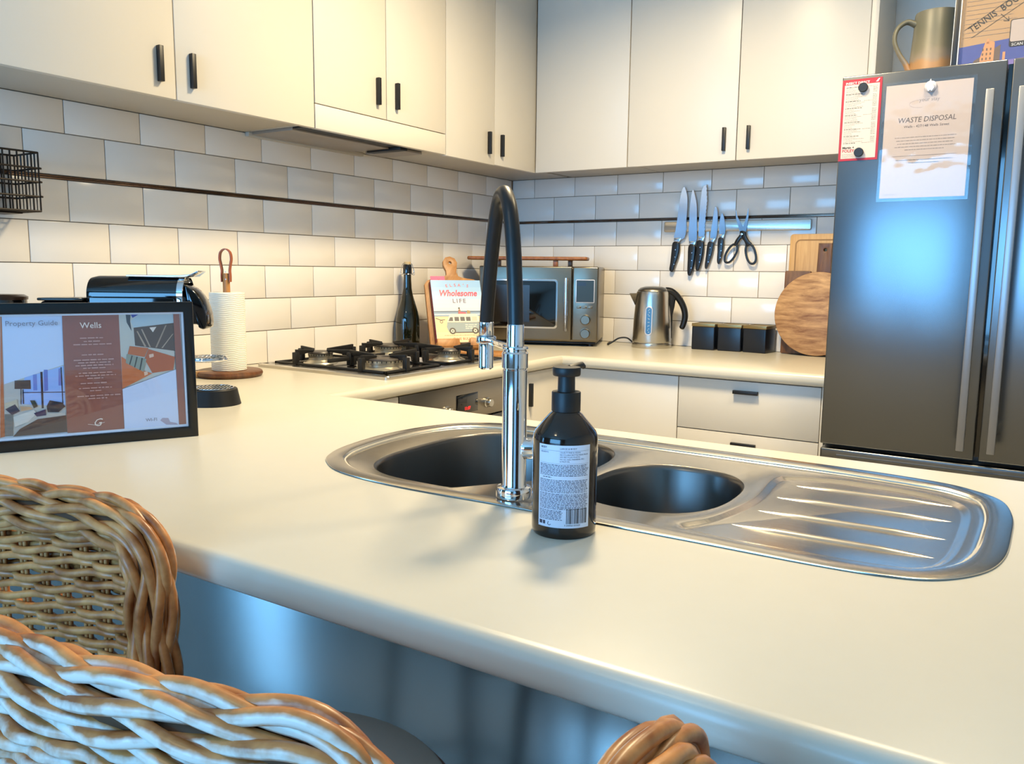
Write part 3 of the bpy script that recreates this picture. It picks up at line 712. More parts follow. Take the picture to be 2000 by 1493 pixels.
W = frame_mat((0, -.0192, 0), (1, 0, 0), (0, 0, 1)); W2 = frame_mat((0, -.0215, 0), (1, 0, 0), (0, 0, 1))
MB().prism([(1.021, 1.434), (1.030, 1.405), (1.062, 1.352), (1.052, 1.345), (1.040, 1.352), (1.024, 1.398)], .002, M_BLADE, W).build('blade', sc, True, 0)
MB().prism([(1.070, 1.436), (1.072, 1.410), (1.066, 1.352), (1.056, 1.342), (1.048, 1.352), (1.062, 1.398)], .002, M_BLADE, W2).build('blade', sc, True, 0)
MB().lathe([(0, 0), (.0055, 0), (.005, .002), (0, .003)], M_BLADE, M=W2 @ Matrix.Translation((1.052, 1.340, .012)), n=20).build('pivot_screw', sc, True)
def loop(cx, cy, a, b, rot, arm):
    o_ = superell(cx, cy, a, b, 2.2, 32, rot); i_ = superell(cx, cy, a-.0075, b-.0085, 2.2, 32, rot)
    mb = MB().prism([tuple(p) for p in o_], .010, M_KH, W @ Matrix.Translation((0, 0, 0)), .002, [[tuple(p) for p in i_]])
    mb.prism([tuple(v) for v in spline(arm, 4)], .011, M_KH, W @ Matrix.Translation((0, 0, -.0002)), .003)
    return mb.build('handle', sc, True, 50)
loop(1.012, 1.268, .0215, .042, math.radians(-28), [(1.044, 1.352), (1.060, 1.347), (1.056, 1.328), (1.044, 1.318), (1.032, 1.296), (1.022, 1.302), (1.030, 1.322), (1.042, 1.338)])
loop(1.088, 1.266, .0215, .042, math.radians(16), [(1.046, 1.352), (1.062, 1.350), (1.068, 1.335), (1.080, 1.315), (1.090, 1.304), (1.072, 1.294), (1.062, 1.312), (1.048, 1.332)])

# ---------------------------------------------------------------- kettle
kt = thing('kettle', 'brushed steel electric kettle with black handle in front of the tiles', 'kettle', (.746, -.137, .9), math.radians(32.57-4))
MB().lathe([(0, 0), (.076, 0), (.0775, .003), (.0765, .018), (.074, .020), (.0735, .022)], M_SS, n=64).build('power_base', kt)
MB().lathe([(.060, .0215), (.0745, .0222), (.0755, .026), (.073, .10), (.0655, .205), (.0625, .2185), (.060, .2200), (0, .2200)], M_SS, n=64).build('body', kt)
MB().lathe([(.0600, .2195), (.0590, .224), (.050, .233), (.030, .2385), (0, .240)], mat('lid_steel', (150, 146, 138), .3, 1.), n=48).build('lid', kt)
# spout: small pouring lip on the left, handle on the right (local x axis)
sp = MB(); t = bmesh.new()
A = [(-.055, -.022, .212), (-.055, .022, .212), (-.092, 0, .211), (-.060, -.012, .165), (-.060, .012, .165), (-.0665, 0, .160)]
vs = [t.verts.new(p) for p in A]
for f in ((0, 2, 1), (0, 3, 5), (0, 5, 2), (1, 2, 5), (1, 5, 4), (0, 1, 4, 3)): t.faces.new([vs[i] for i in f])
bmesh.ops.recalc_face_normals(t, faces=t.faces[:]); sp._take(t, MATS['lid_steel']); sp.build('spout', kt)
hp = spline([(.048, 0, .222), (.070, 0, .219), (.096, 0, .198), (.118, 0, .163), (.127, 0, .125), (.121, 0, .092), (.113, 0, .074)], 6, False)
n_ = len(hp)
MB().tube(hp, [.0145-.004*i/(n_-1) if i < n_-3 else .0105-(.003*(i-n_+3)) for i in range(n_)], M_BLK, 18, ell=(1, 1.15)).prism([(.050, .150), (.0725, .10), (.084, .16), (.088, .195), (.072, .215), (.050, .2185)], .020, M_BLK, frame_mat((0, .010, 0), (1, 0, 0), (0, 0, 1)), .004).build('handle', kt, smooth=60)
MB().box((.0700, -.006, .035), (.0785, .006, .15), M_BLK, .003).build('switch', kt)
# water gauge, on the side facing the room
wgt = MB(); ga = math.radians(-106)
G = frame_mat((.0712*math.cos(ga), .0712*math.sin(ga), .108), (-math.sin(ga), math.cos(ga), 0), (-.055*math.cos(ga), -.055*math.sin(ga), 1))
def capsule(w, h, n=10):
    return [(w*math.cos(a), h+w*math.sin(a)) for a in [PI*k/n for k in range(n+1)]]+[(w*math.cos(a), -h+w*math.sin(a)) for a in [PI+PI*k/n for k in range(n+1)]]
wgt.prism(capsule(.0140, .042), .004, M_SIL, G, .001)
wgt.prism(capsule(.0105, .041), .0012, mat('gauge_window', (18, 44, 58), .1), G @ Matrix.Translation((0, 0, .0035)))
for k in range(8): wgt.rect(-.001, -.044+.0125*k, .0045, -.0428+.0125*k, M_WHT, G, .0050)
for k in range(6): wgt.disc(-.002, -.036+.015*k, .0013, M_WHT, G, .0050, 10)
wgt.build('water_gauge', kt)
cd = spline([(.666, -.128, .909), (.658, -.13, .918), (.640, -.14, .932), (.612, -.15, .930), (.590, -.16, .915), (.572, -.165, .904), (.55, -.12, .904), (.53, -.05, .904)], 6, False)
tag(MB().tube(cd, .0033, M_BLK, 10).build('power_cord', smooth=60), 'thin black power cord running from the kettle behind the microwave', 'cord')

# ---------------------------------------------------------------- three black canisters
def canister(x0, y0, rz, lb):
    r = thing('canister', lb, 'canister', (x0+.045, y0+.045, .9), rz, 'square black canisters by the kettle')
    MB().box((-.045, -.045, 0), (.045, .045, .090), mat('canister_black', (12, 20, 32), .3), .004, 3).build('body', r)
    g = MB(); GM = mat('brass_rim', (150, 130, 88), .35, .8)
    for a, b in (((-.046, -.046), (.046, -.040)), ((-.046, .040), (.046, .046)), ((-.046, -.040), (-.040, .040)), ((.040, -.040), (.046, .040))): g.box((a[0], a[1], .0895), (b[0], b[1], .101), GM, .001)
    g.box((-.041, -.041, .0895), (.041, .041, .0985), GM); g.build('lid', r)
canister(.899, -.108, 0, 'square black canister nearest the kettle')
canister(1.000, -.104, 0, 'middle one of the three square black canisters')
canister(1.101, -.106, math.radians(-8), 'square black canister next to the chopping boards')

# ---------------------------------------------------------------- boards leaning on the back wall
def lean(x, yb, yt, h): return frame_mat((x, yb, .9012), (1, 0, 0), (0, yt-yb, (h**2-(yt-yb)**2)**.5))
W_BAM = wood('bamboo', (186, 142, 88), (206, 164, 108), (14, 1, 1), .45, 6)
W_WAL = wood('walnut', (82, 50, 28), (124, 82, 48), (9, 1, 1.5), .45, 7)
W_MAN = wood('mango_wood', (124, 78, 40), (206, 160, 108), (1.6, 1, 8), .5, 7, 8)
W_ACA = wood('acacia', (112, 62, 26), (166, 104, 52), (1, 1, 1), .4, 30)
W_HON = wood('honey_wood', (150, 98, 48), (190, 136, 78), (10, 1, 2), .45, 6)
M = lean(1.234, -.0285, -.0215, .436)
b = MB().prism(rrect(0, 0, .300, .436, .012), .016, W_BAM, M, .003)
L1 = rrect(.022, .022, .278, .414, .016); b.line(L1+[L1[0]], .005, mat('groove_shade', (150, 112, 66), .6), M, .0162)
tag(b.build('chopping_board'), 'tall pale bamboo chopping board with a groove, leaning behind the others', 'chopping board')
M = lean(1.226, -.0490, -.0400, .305)
tag(MB().prism(rrect(0, 0, .092, .303, .006), .014, W_WAL, M, .002).build('walnut_board'), 'narrow dark walnut board between the bamboo board and round board', 'chopping board')
M = lean(1.335, -.0510, -.0415, .41)
pb = MB().prism([(-.01, 0), (.11, 0), (.11, .22), (.052, .27), (.050, .402), (.004, .402), (.002, .27), (-.01, .22)], .014, W_WAL, M, .002, [superell(.028, .378, .006, .006, 2, 14)])
tag(pb.build('paddle_board'), 'dark wooden paddle board with a hole in its handle, beside the fridge', 'chopping board')
M = lean(1.355, -.086, -.058, .30)
tag(MB().prism([(.150*math.cos(2*PI*k/72), .150+.150*math.sin(2*PI*k/72)) for k in range(72)], .018, W_MAN, M, .003).build('round_board'), 'round mango-wood board leaning in front, next to the fridge', 'chopping board')
# ---------------------------------------------------------------- microwave with wooden rack on top
M_MW = mat('microwave_steel', (126, 118, 104), .3, 1., var=.05, vscale=30, stretch=(1, 1, 16), bump=.03, bscale=80)
ang = math.atan2(.099, .247)
MWM = Vector((.575, -.272, .9))     # right front bottom corner
mw_ = thing('microwave', 'brushed steel microwave oven with black window in the corner', 'microwave', MWM, ang)
D_, Wd, Hh = .30, .475, .298
MB().box((-Wd, .02, .014), (0, D_, .014+Hh), M_MW, .010, 3).build('body', mw_)
MB().box((-Wd, 0, .022), (-.1035, .0195, .014+Hh), M_MW, .005, 3).build('door', mw_)
dr = mw_.children[-1]
fm = frame_mat((0, 0, 0), (1, 0, 0), (0, 0, 1))   # local front plane, z towards the viewer (-y)
w_ = MB(); w_.prism(rrect(-.462, .068, -.158, .262, .014), .003, mat('bezel_steel', (205, 205, 208), .12, 1.), frame_mat((0, .0005, 0), (1, 0, 0), (0, 0, 1)), .001)
w_.prism(rrect(-.455, .075, -.165, .255, .010), .003, M_BLKG, frame_mat((0, -.0008, 0), (1, 0, 0), (0, 0, 1)), .0008)
w_.box((-.425, -.0040, .092), (-.27, -.0037, .238), mat('window_mesh', (34, 33, 32), .25))
w_.build('window', dr)
hh = MB(); hh.tube([(-.122, -.030, .062), (-.122, -.030, .268)], .0075, M_CHROME, 16)
hh.box((-.127, -.030, .066), (-.117, .004, .078), M_CHROME, .001); hh.box((-.127, -.030, .252), (-.117, .004, .264), M_CHROME, .001)
hh.build('door_handle', dr)
cp = MB(); cp.box((-.1015, 0, .022), (0, .0195, .014+Hh), M_MW, .006, 3)
cp.prism(rrect(-.088, .172, -.014, .262, .004), .002, M_SIL, fm, .0005)
o = cp.build('control_panel', mw_)
MB().box((-.085, -.0032, .175), (-.017, -.0018, .259), mat('lcd_glass', (34, 42, 34), .35)).rect(-.080, .238, -.048, .252, mat('lcd_dark', (24, 26, 34), .3), frame_mat((0, -.0034, 0), (1, 0, 0), (0, 0, 1))).build('display', o)
for k in range(3): MB().box((-.083+.022*k, -.003, .150), (-.065+.022*k, 0, .159), M_MW, .0015).build('button', o)
for z in (.106, .052): MB().lathe([(0, 0), (.0225, 0), (.0225, .003), (.0185, .004), (.018, .016), (.0165, .018), (0, .018)], M_MW, M=frame_mat((-.047, 0, z), (1, 0, 0), (0, 0, 1)), n=40).build('knob', o)
for k, (fx, fy) in enumerate(((-.03, .04), (-.445, .04), (-.03, .27), (-.445, .27))): MB().cyl((fx, fy, 0), .012, .0155, M_BLK).build('foot', mw_)
MB().box((-Wd+.01, .025, .008), (-.01, D_-.01, .016), M_BLK, .002).build('underside', mw_)

rk = thing('serving_rack', 'long thin wooden serving stand lying on top of the microwave', 'serving stand', MWM+Vector((0, 0, .3122)), ang)
MB().prism(rrect(-.535, .035, -.050, .135, .010), .014, W_ACA, Matrix.Translation((0, 0, .024)), .005, seg=3).build('top', rk)
for k, (x, y, m) in enumerate(((-.46, .045, W_ACA), (-.43, .115, W_ACA), (-.185, .045, W_ACA), (-.135, .115, W_ACA))): MB().box((x, y, 0), (x+.018, y+.018, .026), m, .001).build('leg', rk)

# ---------------------------------------------------------------- gas cooktop
ct = thing('gas_cooktop', 'stainless steel and black gas cooktop with cast iron trivets', 'cooktop', (.318, -1.205, .9))
X0, X1, Y0, Y1 = .060, .576, -1.505, -.905
t = bmesh.new(); O_ = [Vector(p) for p in rrect(X0, Y0, X1, Y1, .012)]
R = ring_stack(t, [O_, O_, offset_loop(O_, .003), offset_loop(O_, .028), offset_loop(O_, .032)], [.9003, .9075, .9105, .9105, .9075]); t.faces.new(R[-1])
bmesh.ops.recalc_face_normals(t, faces=t.faces[:])
m_ = MB(); m_._take(t, M_SS); fr_ = m_.build('frame', ct, True)
MB().box((X0+.033, Y0+.033, .9076), (X1-.033, Y1-.033, .9090), mat('hob_enamel', (20, 18, 18), .15), .001).build('hob_plate', ct, True)
M_IRON = mat('cast_iron', (20, 19, 19), .5, bump=.1, bscale=300); M_ALU = mat('burner_alloy', (200, 192, 174), .3, .8); M_CAP = mat('burner_cap', (64, 58, 54), .4)
BR = [((.445, -1.375), .058), ((.185, -1.365), .036), ((.445, -1.060), .036), ((.185, -1.055), .045)]
for (bx, by), r in BR:
    b = MB().lathe([(0, 0), (r*1.45, 0), (r*1.40, .003), (r*1.05, .008), (r*.98, .010), (r*.98, .016), (r, .017), (r*1.02, .028), (0, .028)], M_ALU, (bx, by, .909), 40)
    b.build('burner', ct, True)
    c_ = MB().lathe([(0, .028), (r*1.06, .028), (r*1.08, .030), (r*1.05, .034), (r*.5, .0355), (r*.48, .033), (0, .033)] if r > .05 else [(0, .028), (r*1.04, .028), (r*1.06, .031), (r*.98, .035), (0, .036)], M_CAP, (bx, by, .909), 40)
    for k in range(28):
        a = 2*PI*k/28; c_.box((r*1.0, -.0011, .0225), (r*1.035, .0011, .0275), M_BLK, M=Matrix.Translation((bx, by, .909)) @ Matrix.Rotation(a, 4, 'Z'))
    c_.build('burner_cap', ct, True)
def trivet(y0, y1, bs):
    m = MB(); z0, z1 = .9090, .950
    x0, x1 = .103, .532
    for a, b in (((x0, y0), (x1, y0)), ((x0, y1), (x1, y1)), ((x0, y0), (x0, y1)), ((x1, y0), (x1, y1))):
        m.box((min(a[0], b[0])-.005, min(a[1], b[1])-.005, .910), (max(a[0], b[0])+.005, max(a[1], b[1])+.005, .917), M_IRON, .002)
    xm = (x0+x1)/2; m.box((xm-.005, y0, .925), (xm+.005, y1, .937), M_IRON, .002)
    for bx, by in bs:
        for dx, dy in ((1, 0), (-1, 0), (0, 1), (0, -1)):
            ex = (x0 if bx < xm else xm) if dx < 0 else (xm if bx < xm else x1)
            ey = y0 if dy < 0 else y1
            px, py = (ex, by) if dx else (bx, ey)
            qx, qy = bx+dx*.028, by+dy*.028
            m.box((px-.008, py-.008, .910), (px+.008, py+.008, .948), M_IRON, .002)
            # finger: tapering bar reaching over the burner
            n = Vector((qx-px, qy-py, 0)); L = n.length; Mq = Matrix.Translation((px, py, 0)) @ Matrix.Rotation(math.atan2(n.y, n.x), 4, 'Z')
            m.prism([(0, .938), (L*.95, .9445), (L, .947), (L*.97, .951), (L*.4, .954), (0, .956)], .008, M_IRON, Mq @ frame_mat((0, .004, 0), (1, 0, 0), (0, 0, 1)), .001)
    return m.build('trivet', ct, True)
trivet(-1.464, -1.225, [BR[0][0], BR[1][0]])
trivet(-1.180, -.946, [BR[2][0], BR[3][0]])
kn_y = [-1.40, -1.32]
for k in range(4): MB().lathe([(0, 0), (.016, 0), (.016, .003), (.0135, .005), (.012, .017), (0, .018)], M_SIL, (.530-.0, -1.135+.0+.036*k-.12*0, .9105) if False else (.300+.045*k, -1.203, .9092), 28).build('knob', ct, True)

# ---------------------------------------------------------------- bottle
bt = thing('swing_top_bottle', 'tall dark glass bottle with a wire swing-top cork beside the cooktop', 'bottle', (.058, -.80, .9))
MB().lathe([(0, .004), (.030, .003), (.038, 0), (.0435, .004), (.0445, .012), (.0445, .095), (.043, .115), (.038, .140), (.029, .170), (.020, .200), (.0155, .225), (.0138, .260), (.0138, .275)], mat('dark_green_glass', (14, 18, 8), .06, coat=.6), n=48).build('body', bt)
MB().lathe([(.0138, .2745), (.0162, .276), (.0165, .2785), (.0158, .310), (.0150, .3115), (0, .3115)], M_BLKG, n=32).build('neck_collar', bt)
MB().cyl((0, 0, .3112), .0125, .0105, mat('cork', (196, 172, 128), .8, var=.1, vscale=200), 28, .0015).build('cork', bt)
ww = MB(); 
for s_ in (1, -1):
    ww.tube(spline([(s_*.0165, 0, .277), (s_*.0225, 0, .281), (s_*.024, 0, .292), (s_*.020, 0, .302), (s_*.018, 0, .312), (s_*.010, 0, .3165)], 5, False), .0011, M_CHROME, 8)
    ww.tube(spline([(s_*.0165, .0, .277), (s_*.0245, 0, .274), (s_*.026, 0, .283), (s_*.0215, 0, .292)], 5, False), .0011, M_CHROME, 8)
ww.tube([(.0172*math.cos(2*PI*k/24), .0172*math.sin(2*PI*k/24), .277) for k in range(24)], .0011, M_CHROME, 8, True)
w = ww.build('wire_bail', bt); w.rotation_euler = (0, 0, math.radians(33))

# ---------------------------------------------------------------- book on its wooden stand
n_ = Vector((.8, -.6, 0)); wv = Vector((.6, .8, 0)); lv = (Vector((0, 0, 1))*math.cos(.42) - n_*math.sin(.42)).normalized()
P0 = Vector((.205, -.826, .9))
st = thing('book_stand', 'wooden paddle-shaped recipe book stand next to the dark bottle', 'book stand', P0)
SM = frame_mat(Vector((0, 0, .0075)) , wv, lv)
def loc(M, x, y, z): return M @ Matrix.Translation((x, y, z))
pad = [(0, .0), (.215, .0), (.218, .245), (.214, .262), (.196, .277), (.150, .284), (.136, .290), (.130, .306), (.134, .325), (.138, .345), (.130, .362), (.112, .370), (.094, .366), (.083, .350), (.082, .332), (.090, .312), (.090, .296), (.080, .286), (.040, .281), (.014, .272), (.002, .256)]
pd = MB().prism(pad, .014, W_HON, loc(SM, -.012, 0, -.016), .002, [superell(.110, .344, .0055, .0055, 2, 14)]); pd.build('back_board', st)
lp = MB()
for a, b in ((.0, .088), (.122, .205)):
    lp.box((a, -.004, -.003), (b, .018, .036), W_HON, .003, M=loc(SM, 0, 0, 0)); lp.box((a+.002, .0, .030), (b-.002, .030, .040), W_HON, .003, M=loc(SM, 0, 0, 0))
lp.build('ledge', st)
MB().box((.02, .15, .0005), (.19, .170, .012), W_HON, .002, M=frame_mat((0, 0, 0), wv, -n_)).box((.09, .015, .002), (.11, .165, .014), W_HON, .002, M=frame_mat((0, 0, 0), wv, -n_)).build('rear_foot', st)
BK = Matrix.Translation(P0) @ loc(SM, .006, .019, .0)
bk = thing('cookbook', 'hardback cookbook with a camper van beach cover on the wooden stand', 'book', P0+Vector((.05, 0, .03)))
BW, BH, BT = .190, .243, .024
m = MB(); m.box((.003, .003, .002), (BW-.004, BH-.003, BT-.002), mat('page_edges', (222, 212, 196), .8), M=BK); m.build('pages', bk, True)
M_SKY1 = mat('cover_sky', (150, 190, 226), .25); 
m = MB(); m.box((0, 0, 0), (BW, BH, .0022), mat('cover_maroon', (128, 40, 62), .35), .0005, M=BK); m.box((0, 0, .001), (.003, BH, BT-.001), mat('cover_maroon', (128, 40, 62), .35), .0005, M=BK)
m.words(.004, .018, .0, .0, M_WHT, BK) if False else None
m.box((0, 0, BT-.0022), (BW, BH, BT), M_SKY1, .0005, M=BK); m.build('cover', bk, True)
art = MB(); z = BT+.0002
for k, c in enumerate(((150, 190, 226), (158, 196, 228), (168, 202, 228), (180, 207, 226), (194, 212, 222), (206, 216, 220), (214, 218, 216))):
    art.rect(.0005, BH-.0005-.016*(k+1)-.012, BW-.0005, BH-.0005-.016*k-(.012 if k else 0), mat('cover_sky_%s' % 'abcdefg'[k], c, .25), BK, z)
art.rect(.0005, .100, BW-.0005, .122, mat('cover_sea', (122, 150, 176), .25), BK, z+.0001)
art.rect(.0005, .117, BW-.0005, .121, mat('cover_horizon', (70, 92, 118), .25), BK, z+.0002)
art.rect(.0005, .106, BW-.0005, .110, mat('cover_foam', (206, 214, 216), .25), BK, z+.0002)
art.rect(.0005, .0005, BW-.0005, .101, mat('cover_sand', (232, 196, 146), .3), BK, z+.0001)
art.rect(.0005, .0005, BW-.0005, .040, mat('cover_sand_light', (240, 204, 156), .3), BK, z+.0002)
V1 = mat('van_grey', (128, 146, 150), .3); V2 = mat('van_cream', (226, 216, 192), .3); V3 = mat('van_window', (52, 52, 60), .3); V4 = mat('van_tyre', (58, 52, 48), .4)
art.rect(.052, .036, .172, .042, V4, BK, z+.0003)
art.poly([(.046, .046), (.050, .040), (.168, .040), (.171, .052), (.170, .078), (.046, .078), (.042, .060)], V1, BK, z+.0004)
art.poly([(.044, .076), (.170, .076), (.166, .102), (.156, .110), (.066, .110), (.056, .104)], V2, BK, z+.0004)
for a in (.074, .096, .118): art.rect(a, .082, a+.017, .098, V3, BK, z+.0005)
art.poly([(.050, .082), (.068, .082), (.068, .097), (.058, .097)], V3, BK, z+.0005); art.rect(.140, .082, .160, .099, mat('van_curtain', (190, 184, 160), .3), BK, z+.0005)
for wx in (.062, .148): art.disc(wx, .044, .0125, V4, BK, z+.0006); art.disc(wx, .044, .0065, V2, BK, z+.0007); art.disc(wx, .044, .003, V4, BK, z+.0008)
for q in range(3): art.words(.112, .158, .066-.007*q, .0035, V2, BK, z+.0006, rnd=rm)
SK = mat('figure_tone', (150, 96, 70), .4); PK = mat('cover_pink', (222, 66, 92), .3)
art.poly([(.090, .110), (.100, .110), (.101, .124), (.097, .130), (.092, .124)], SK, BK, z+.0006); art.disc(.096, .132, .0035, V4, BK, z+.0007, 12); art.poly([(.092, .110), (.122, .110), (.120, .116), (.094, .118)], PK, BK, z+.0007)
art.poly([(.124, .110), (.138, .112), (.136, .122), (.126, .124)], mat('cover_tan', (160, 130, 80), .4), BK, z+.0006)
art.line([(.004, .094), (.022, .086), (.038, .088)], .0025, V4, BK, z+.0006); art.disc(.024, .080, .006, V4, BK, z+.0005, 14); art.disc(.024, .080, .004, mat('cover_sand', (232, 196, 146)), BK, z+.0006, 14)
RDC = mat('cover_rose', (206, 92, 96), .3)
for k, ch in enumerate("ELSA'S"): art.text(ch, .060+.0155*k, .214+.0035*math.sin(PI*(k+.3)/5.6), .0165, RDC, BK, z+.0004, rot=(.25-.1*k), bold=.0002)
art.text('Wholesome', .098, .180, .034, PK, BK, z+.0005, shear=.25, sx=.86, bold=.0009)
art.text('LIFE', .100, .153, .023, mat('cover_plum', (120, 96, 116), .3), BK, z+.0004, space=1.35, bold=.0003)
art.words(.030, .172, .0265, .0022, mat('cover_brown', (170, 120, 84), .4), BK, z+.0004, 1, rm)
art.text('ELLIE BULLEN', .103, .0095, .0125, mat('cover_rust', (196, 96, 60), .4), BK, z+.0004, bold=.0003, space=1.1)
art.build('cover_print', bk, True, 0)
art = MB(); SPM = Matrix.Translation(P0) @ SM @ Matrix.Translation((.0056, .019, 0)) @ Matrix.Rotation(-PI/2, 4, 'Y')
for q in range(20): art.words(.004, .020, .02+.0105*q, .003, mat('spine_pink', (190, 100, 120), .4), SPM, .0006, .8, rm)
art.build('spine_print', bk, True, 0)
m = MB(); m.box((.006, BH-.004, .008), (.060, BH+.022, .0090), mat('pink_card', (240, 108, 142), .6), M=BK); m.text('v', .036, BH+.004, .02, PK, BK, .0092)
tag(m.build('bookmark', smooth=0), 'bright pink paper bookmark sticking out of the cookbook', 'bookmark')
tag(MB().prism([tuple(p) for p in superell(0, 0, .105, .055, 2.6, 40)], .012, W_HON, Matrix.Translation((.395, -.800, .9002)) @ Matrix.Rotation(.35, 4, 'Z'), .002).build('small_board'), 'small wooden board lying flat beside the cooktop', 'board')

# ---------------------------------------------------------------- paper towel
pt = thing('paper_towel_holder', 'paper towel holder with a round wooden base and leather loop', 'paper towel holder', (.17, -1.69, .9))
W_ACB = wood('acacia_dark', (78, 44, 20), (122, 76, 40), (1, 8, 1), .4, 9)
MB().lathe([(0, 0), (.082, 0), (.086, .003), (.088, .008), (.086, .014), (.082, .0165), (0, .0165)], W_ACB, n=64).build('base', pt)
MB().box((-.006, -.0895, .0005), (.008, -.0, .0169), mat('pale_inlay', (186, 142, 92), .5), M=Matrix.Rotation(math.radians(-23), 4, 'Z')).build('inlay', pt)
MB().cyl((0, 0, .016), .0095, .262, W_HON, 24).build('rod', pt)
M_LTH = mat('tan_leather', (150, 76, 36), .45, bump=.2, bscale=200)
lr = frame_mat((0, 0, 0), (.843, .538, 0), (0, 0, 1)); L_ = MB()
pth = [(-.0108, .255), (-.0112, .272), (-.0105, .286), (-.013, .302), (-.0155, .318), (-.012, .335), (0, .343), (.012, .335), (.0155, .318), (.013, .302), (.0105, .286), (.0112, .272), (.0108, .255)]
S_ = spline(pth, 5, False)
for a, b in zip(S_, S_[1:]):
    pass
t = bmesh.new(); rows = []
for i, p in enumerate(S_):
    a = S_[max(i-1, 0)]; c = S_[min(i+1, len(S_)-1)]; d = (c-a).normalized(); nn = Vector((-d.y, d.x))*.0012
    rows.append([t.verts.new((p.x+nn.x, p.y+nn.y, -.0085)), t.verts.new((p.x+nn.x, p.y+nn.y, .0085)), t.verts.new((p.x-nn.x, p.y-nn.y, .0085)), t.verts.new((p.x-nn.x, p.y-nn.y, -.0085))])
for A, B in zip(rows, rows[1:]):
    for j in range(4): t.faces.new((A[j], A[(j+1) % 4], B[(j+1) % 4], B[j]))
t.faces.new(rows[0]); t.faces.new(rows[-1][::-1]); bmesh.ops.recalc_face_normals(t, faces=t.faces[:])
lt = MB(); lt._take(t, M_LTH, lr)
for z in (.262, .282): lt.lathe([(0, 0), (.002, 0), (0, .001)], M_SIL, M=lr @ Matrix.Translation((.002, z, .0098)), n=12)
lo_ = lt.build('leather_loop', pt)
pr = []; N = 46
pr.append((.012, .0)); pr.append((.0445, .0))
for k in range(N+1): pr.append((.0455+.0007*(1 if k % 2 else -1), .002+.206*k/N))
pr += [(.0435, .2105), (.012, .2105), (.012, .0)]
def towel_mat():
    m = mat('paper_towel', (240, 236, 222), .9); nt = m.node_tree; b = nt.nodes['Principled BSDF']
    tc = nt.nodes.new('ShaderNodeTexCoord'); sp = nt.nodes.new('ShaderNodeSeparateXYZ'); nt.links.new(tc.outputs['Object'], sp.inputs[0])
    at = nt.nodes.new('ShaderNodeMath'); at.operation = 'ARCTAN2'; nt.links.new(sp.outputs[0], at.inputs[0]); nt.links.new(sp.outputs[1], at.inputs[1])
    s1 = nt.nodes.new('ShaderNodeMath'); s1.operation = 'MULTIPLY'; s1.inputs[1].default_value = 7; nt.links.new(at.outputs[0], s1.inputs[0])
    s2 = nt.nodes.new('ShaderNodeMath'); s2.operation = 'SINE'; nt.links.new(s1.outputs[0], s2.inputs[0])
    s3 = nt.nodes.new('ShaderNodeMath'); s3.operation = 'MULTIPLY_ADD'; s3.inputs[1].default_value = .0010; nt.links.new(s2.outputs[0], s3.inputs[0]); nt.links.new(sp.outputs[2], s3.inputs[2])
    s4 = nt.nodes.new('ShaderNodeMath'); s4.operation = 'MULTIPLY'; s4.inputs[1].default_value = 2*PI/.0050; nt.links.new(s3.outputs[0], s4.inputs[0])
    s5 = nt.nodes.new('ShaderNodeMath'); s5.operation = 'SINE'; nt.links.new(s4.outputs[0], s5.inputs[0])
    bp = nt.nodes.new('ShaderNodeBump'); bp.inputs['Strength'].default_value = .6; bp.inputs['Distance'].default_value = .0007; nt.links.new(s5.outputs[0], bp.inputs['Height']); nt.links.new(bp.outputs[0], b.inputs['Normal'])
    return m
pr = [(.012, 0), (.0445, 0), (.0458, .0015), (.0458, .209), (.0445, .2105), (.012, .2105), (.012, 0)]
ro = MB().lathe(pr, towel_mat(), n=72).build('paper_towel_roll'); ro.location = (.17, -1.69, .9168)
tag(ro, 'white embossed paper towel roll on the wooden holder', 'paper towel')

# ---------------------------------------------------------------- coffee machine
ca = math.atan2(.6, .8)
cm = thing('coffee_machine', 'black capsule coffee machine with chrome lever behind the framed sign', 'coffee machine', (.532, -2.017, .9), ca)
# local +x points to the spout end; origin under the spout
prf = [(-.298, 0.), (-.298, .0), ]
b = MB(); Q = frame_mat((0, 0, .2265), (0, 1, 0), (0, 0, 1))  # section y-z, extruded along x
b.lathe([(0, -.160), (.026, -.160), (.0375, -.155), (.0410, -.140), (.0410, .028), (.0395, .030), (0, .030)], M_BLKG, M=Matrix.Translation((-.085, 0, .2330)) @ Matrix.Rotation(PI/2, 4, 'Y'), n=48)
b.box((-.240, -.041, .150), (-.057, .041, .236), M_BLKG, .008, 3)
b.box((-.240, -.043, 0), (-.112, .043, .175), M_BLKG, .006, 3)
b.build('body', cm)
b = MB(); b.lathe([(.0410, 0), (.0425, .001), (.0425, .013), (.0410, .014)], M_CHROME, M=Matrix.Translation((-.059, 0, .2330)) @ Matrix.Rotation(PI/2, 4, 'Y'), n=48)
b.box((-.0585, -.0425, .186), (-.0455, .0425, .232), M_CHROME, .002); b.build('chrome_ring', cm)
b = MB(); b.prism([(-.078, .2665), (-.078, .2700), (.030, .2705), (.052, .2725), (.0665, .2800), (.0700, .2780), (.056, .2675), (.038, .2655)], .052, M_CHROME, frame_mat((-.085, .026, .006), (1, 0, 0), (0, 0, 1)), .0008); b.build('lever', cm)
b = MB(); b.prism([tuple(v) for v in spline([(.030, .250), (.045, .249), (.060, .238), (.073, .218), (.081, .192), (.082, .168), (.076, .160), (.066, .163), (.062, .170), (.040, .170), (.030, .175)], 4)], .056, M_BLKG, frame_mat((-.085, .028, .004), (1, 0, 0), (0, 0, 1)), .006, seg=3); b.build('spout_head', cm, smooth=50)
b = MB(); O_ = [(.0+.055*math.cos(a), .055*math.sin(a)) for a in [-PI/2+PI*k/20 for k in range(21)]]+[(-.10, .055), (-.10, -.055)]
O_ = [Vector((p[0]+.0, p[1])) for p in O_]
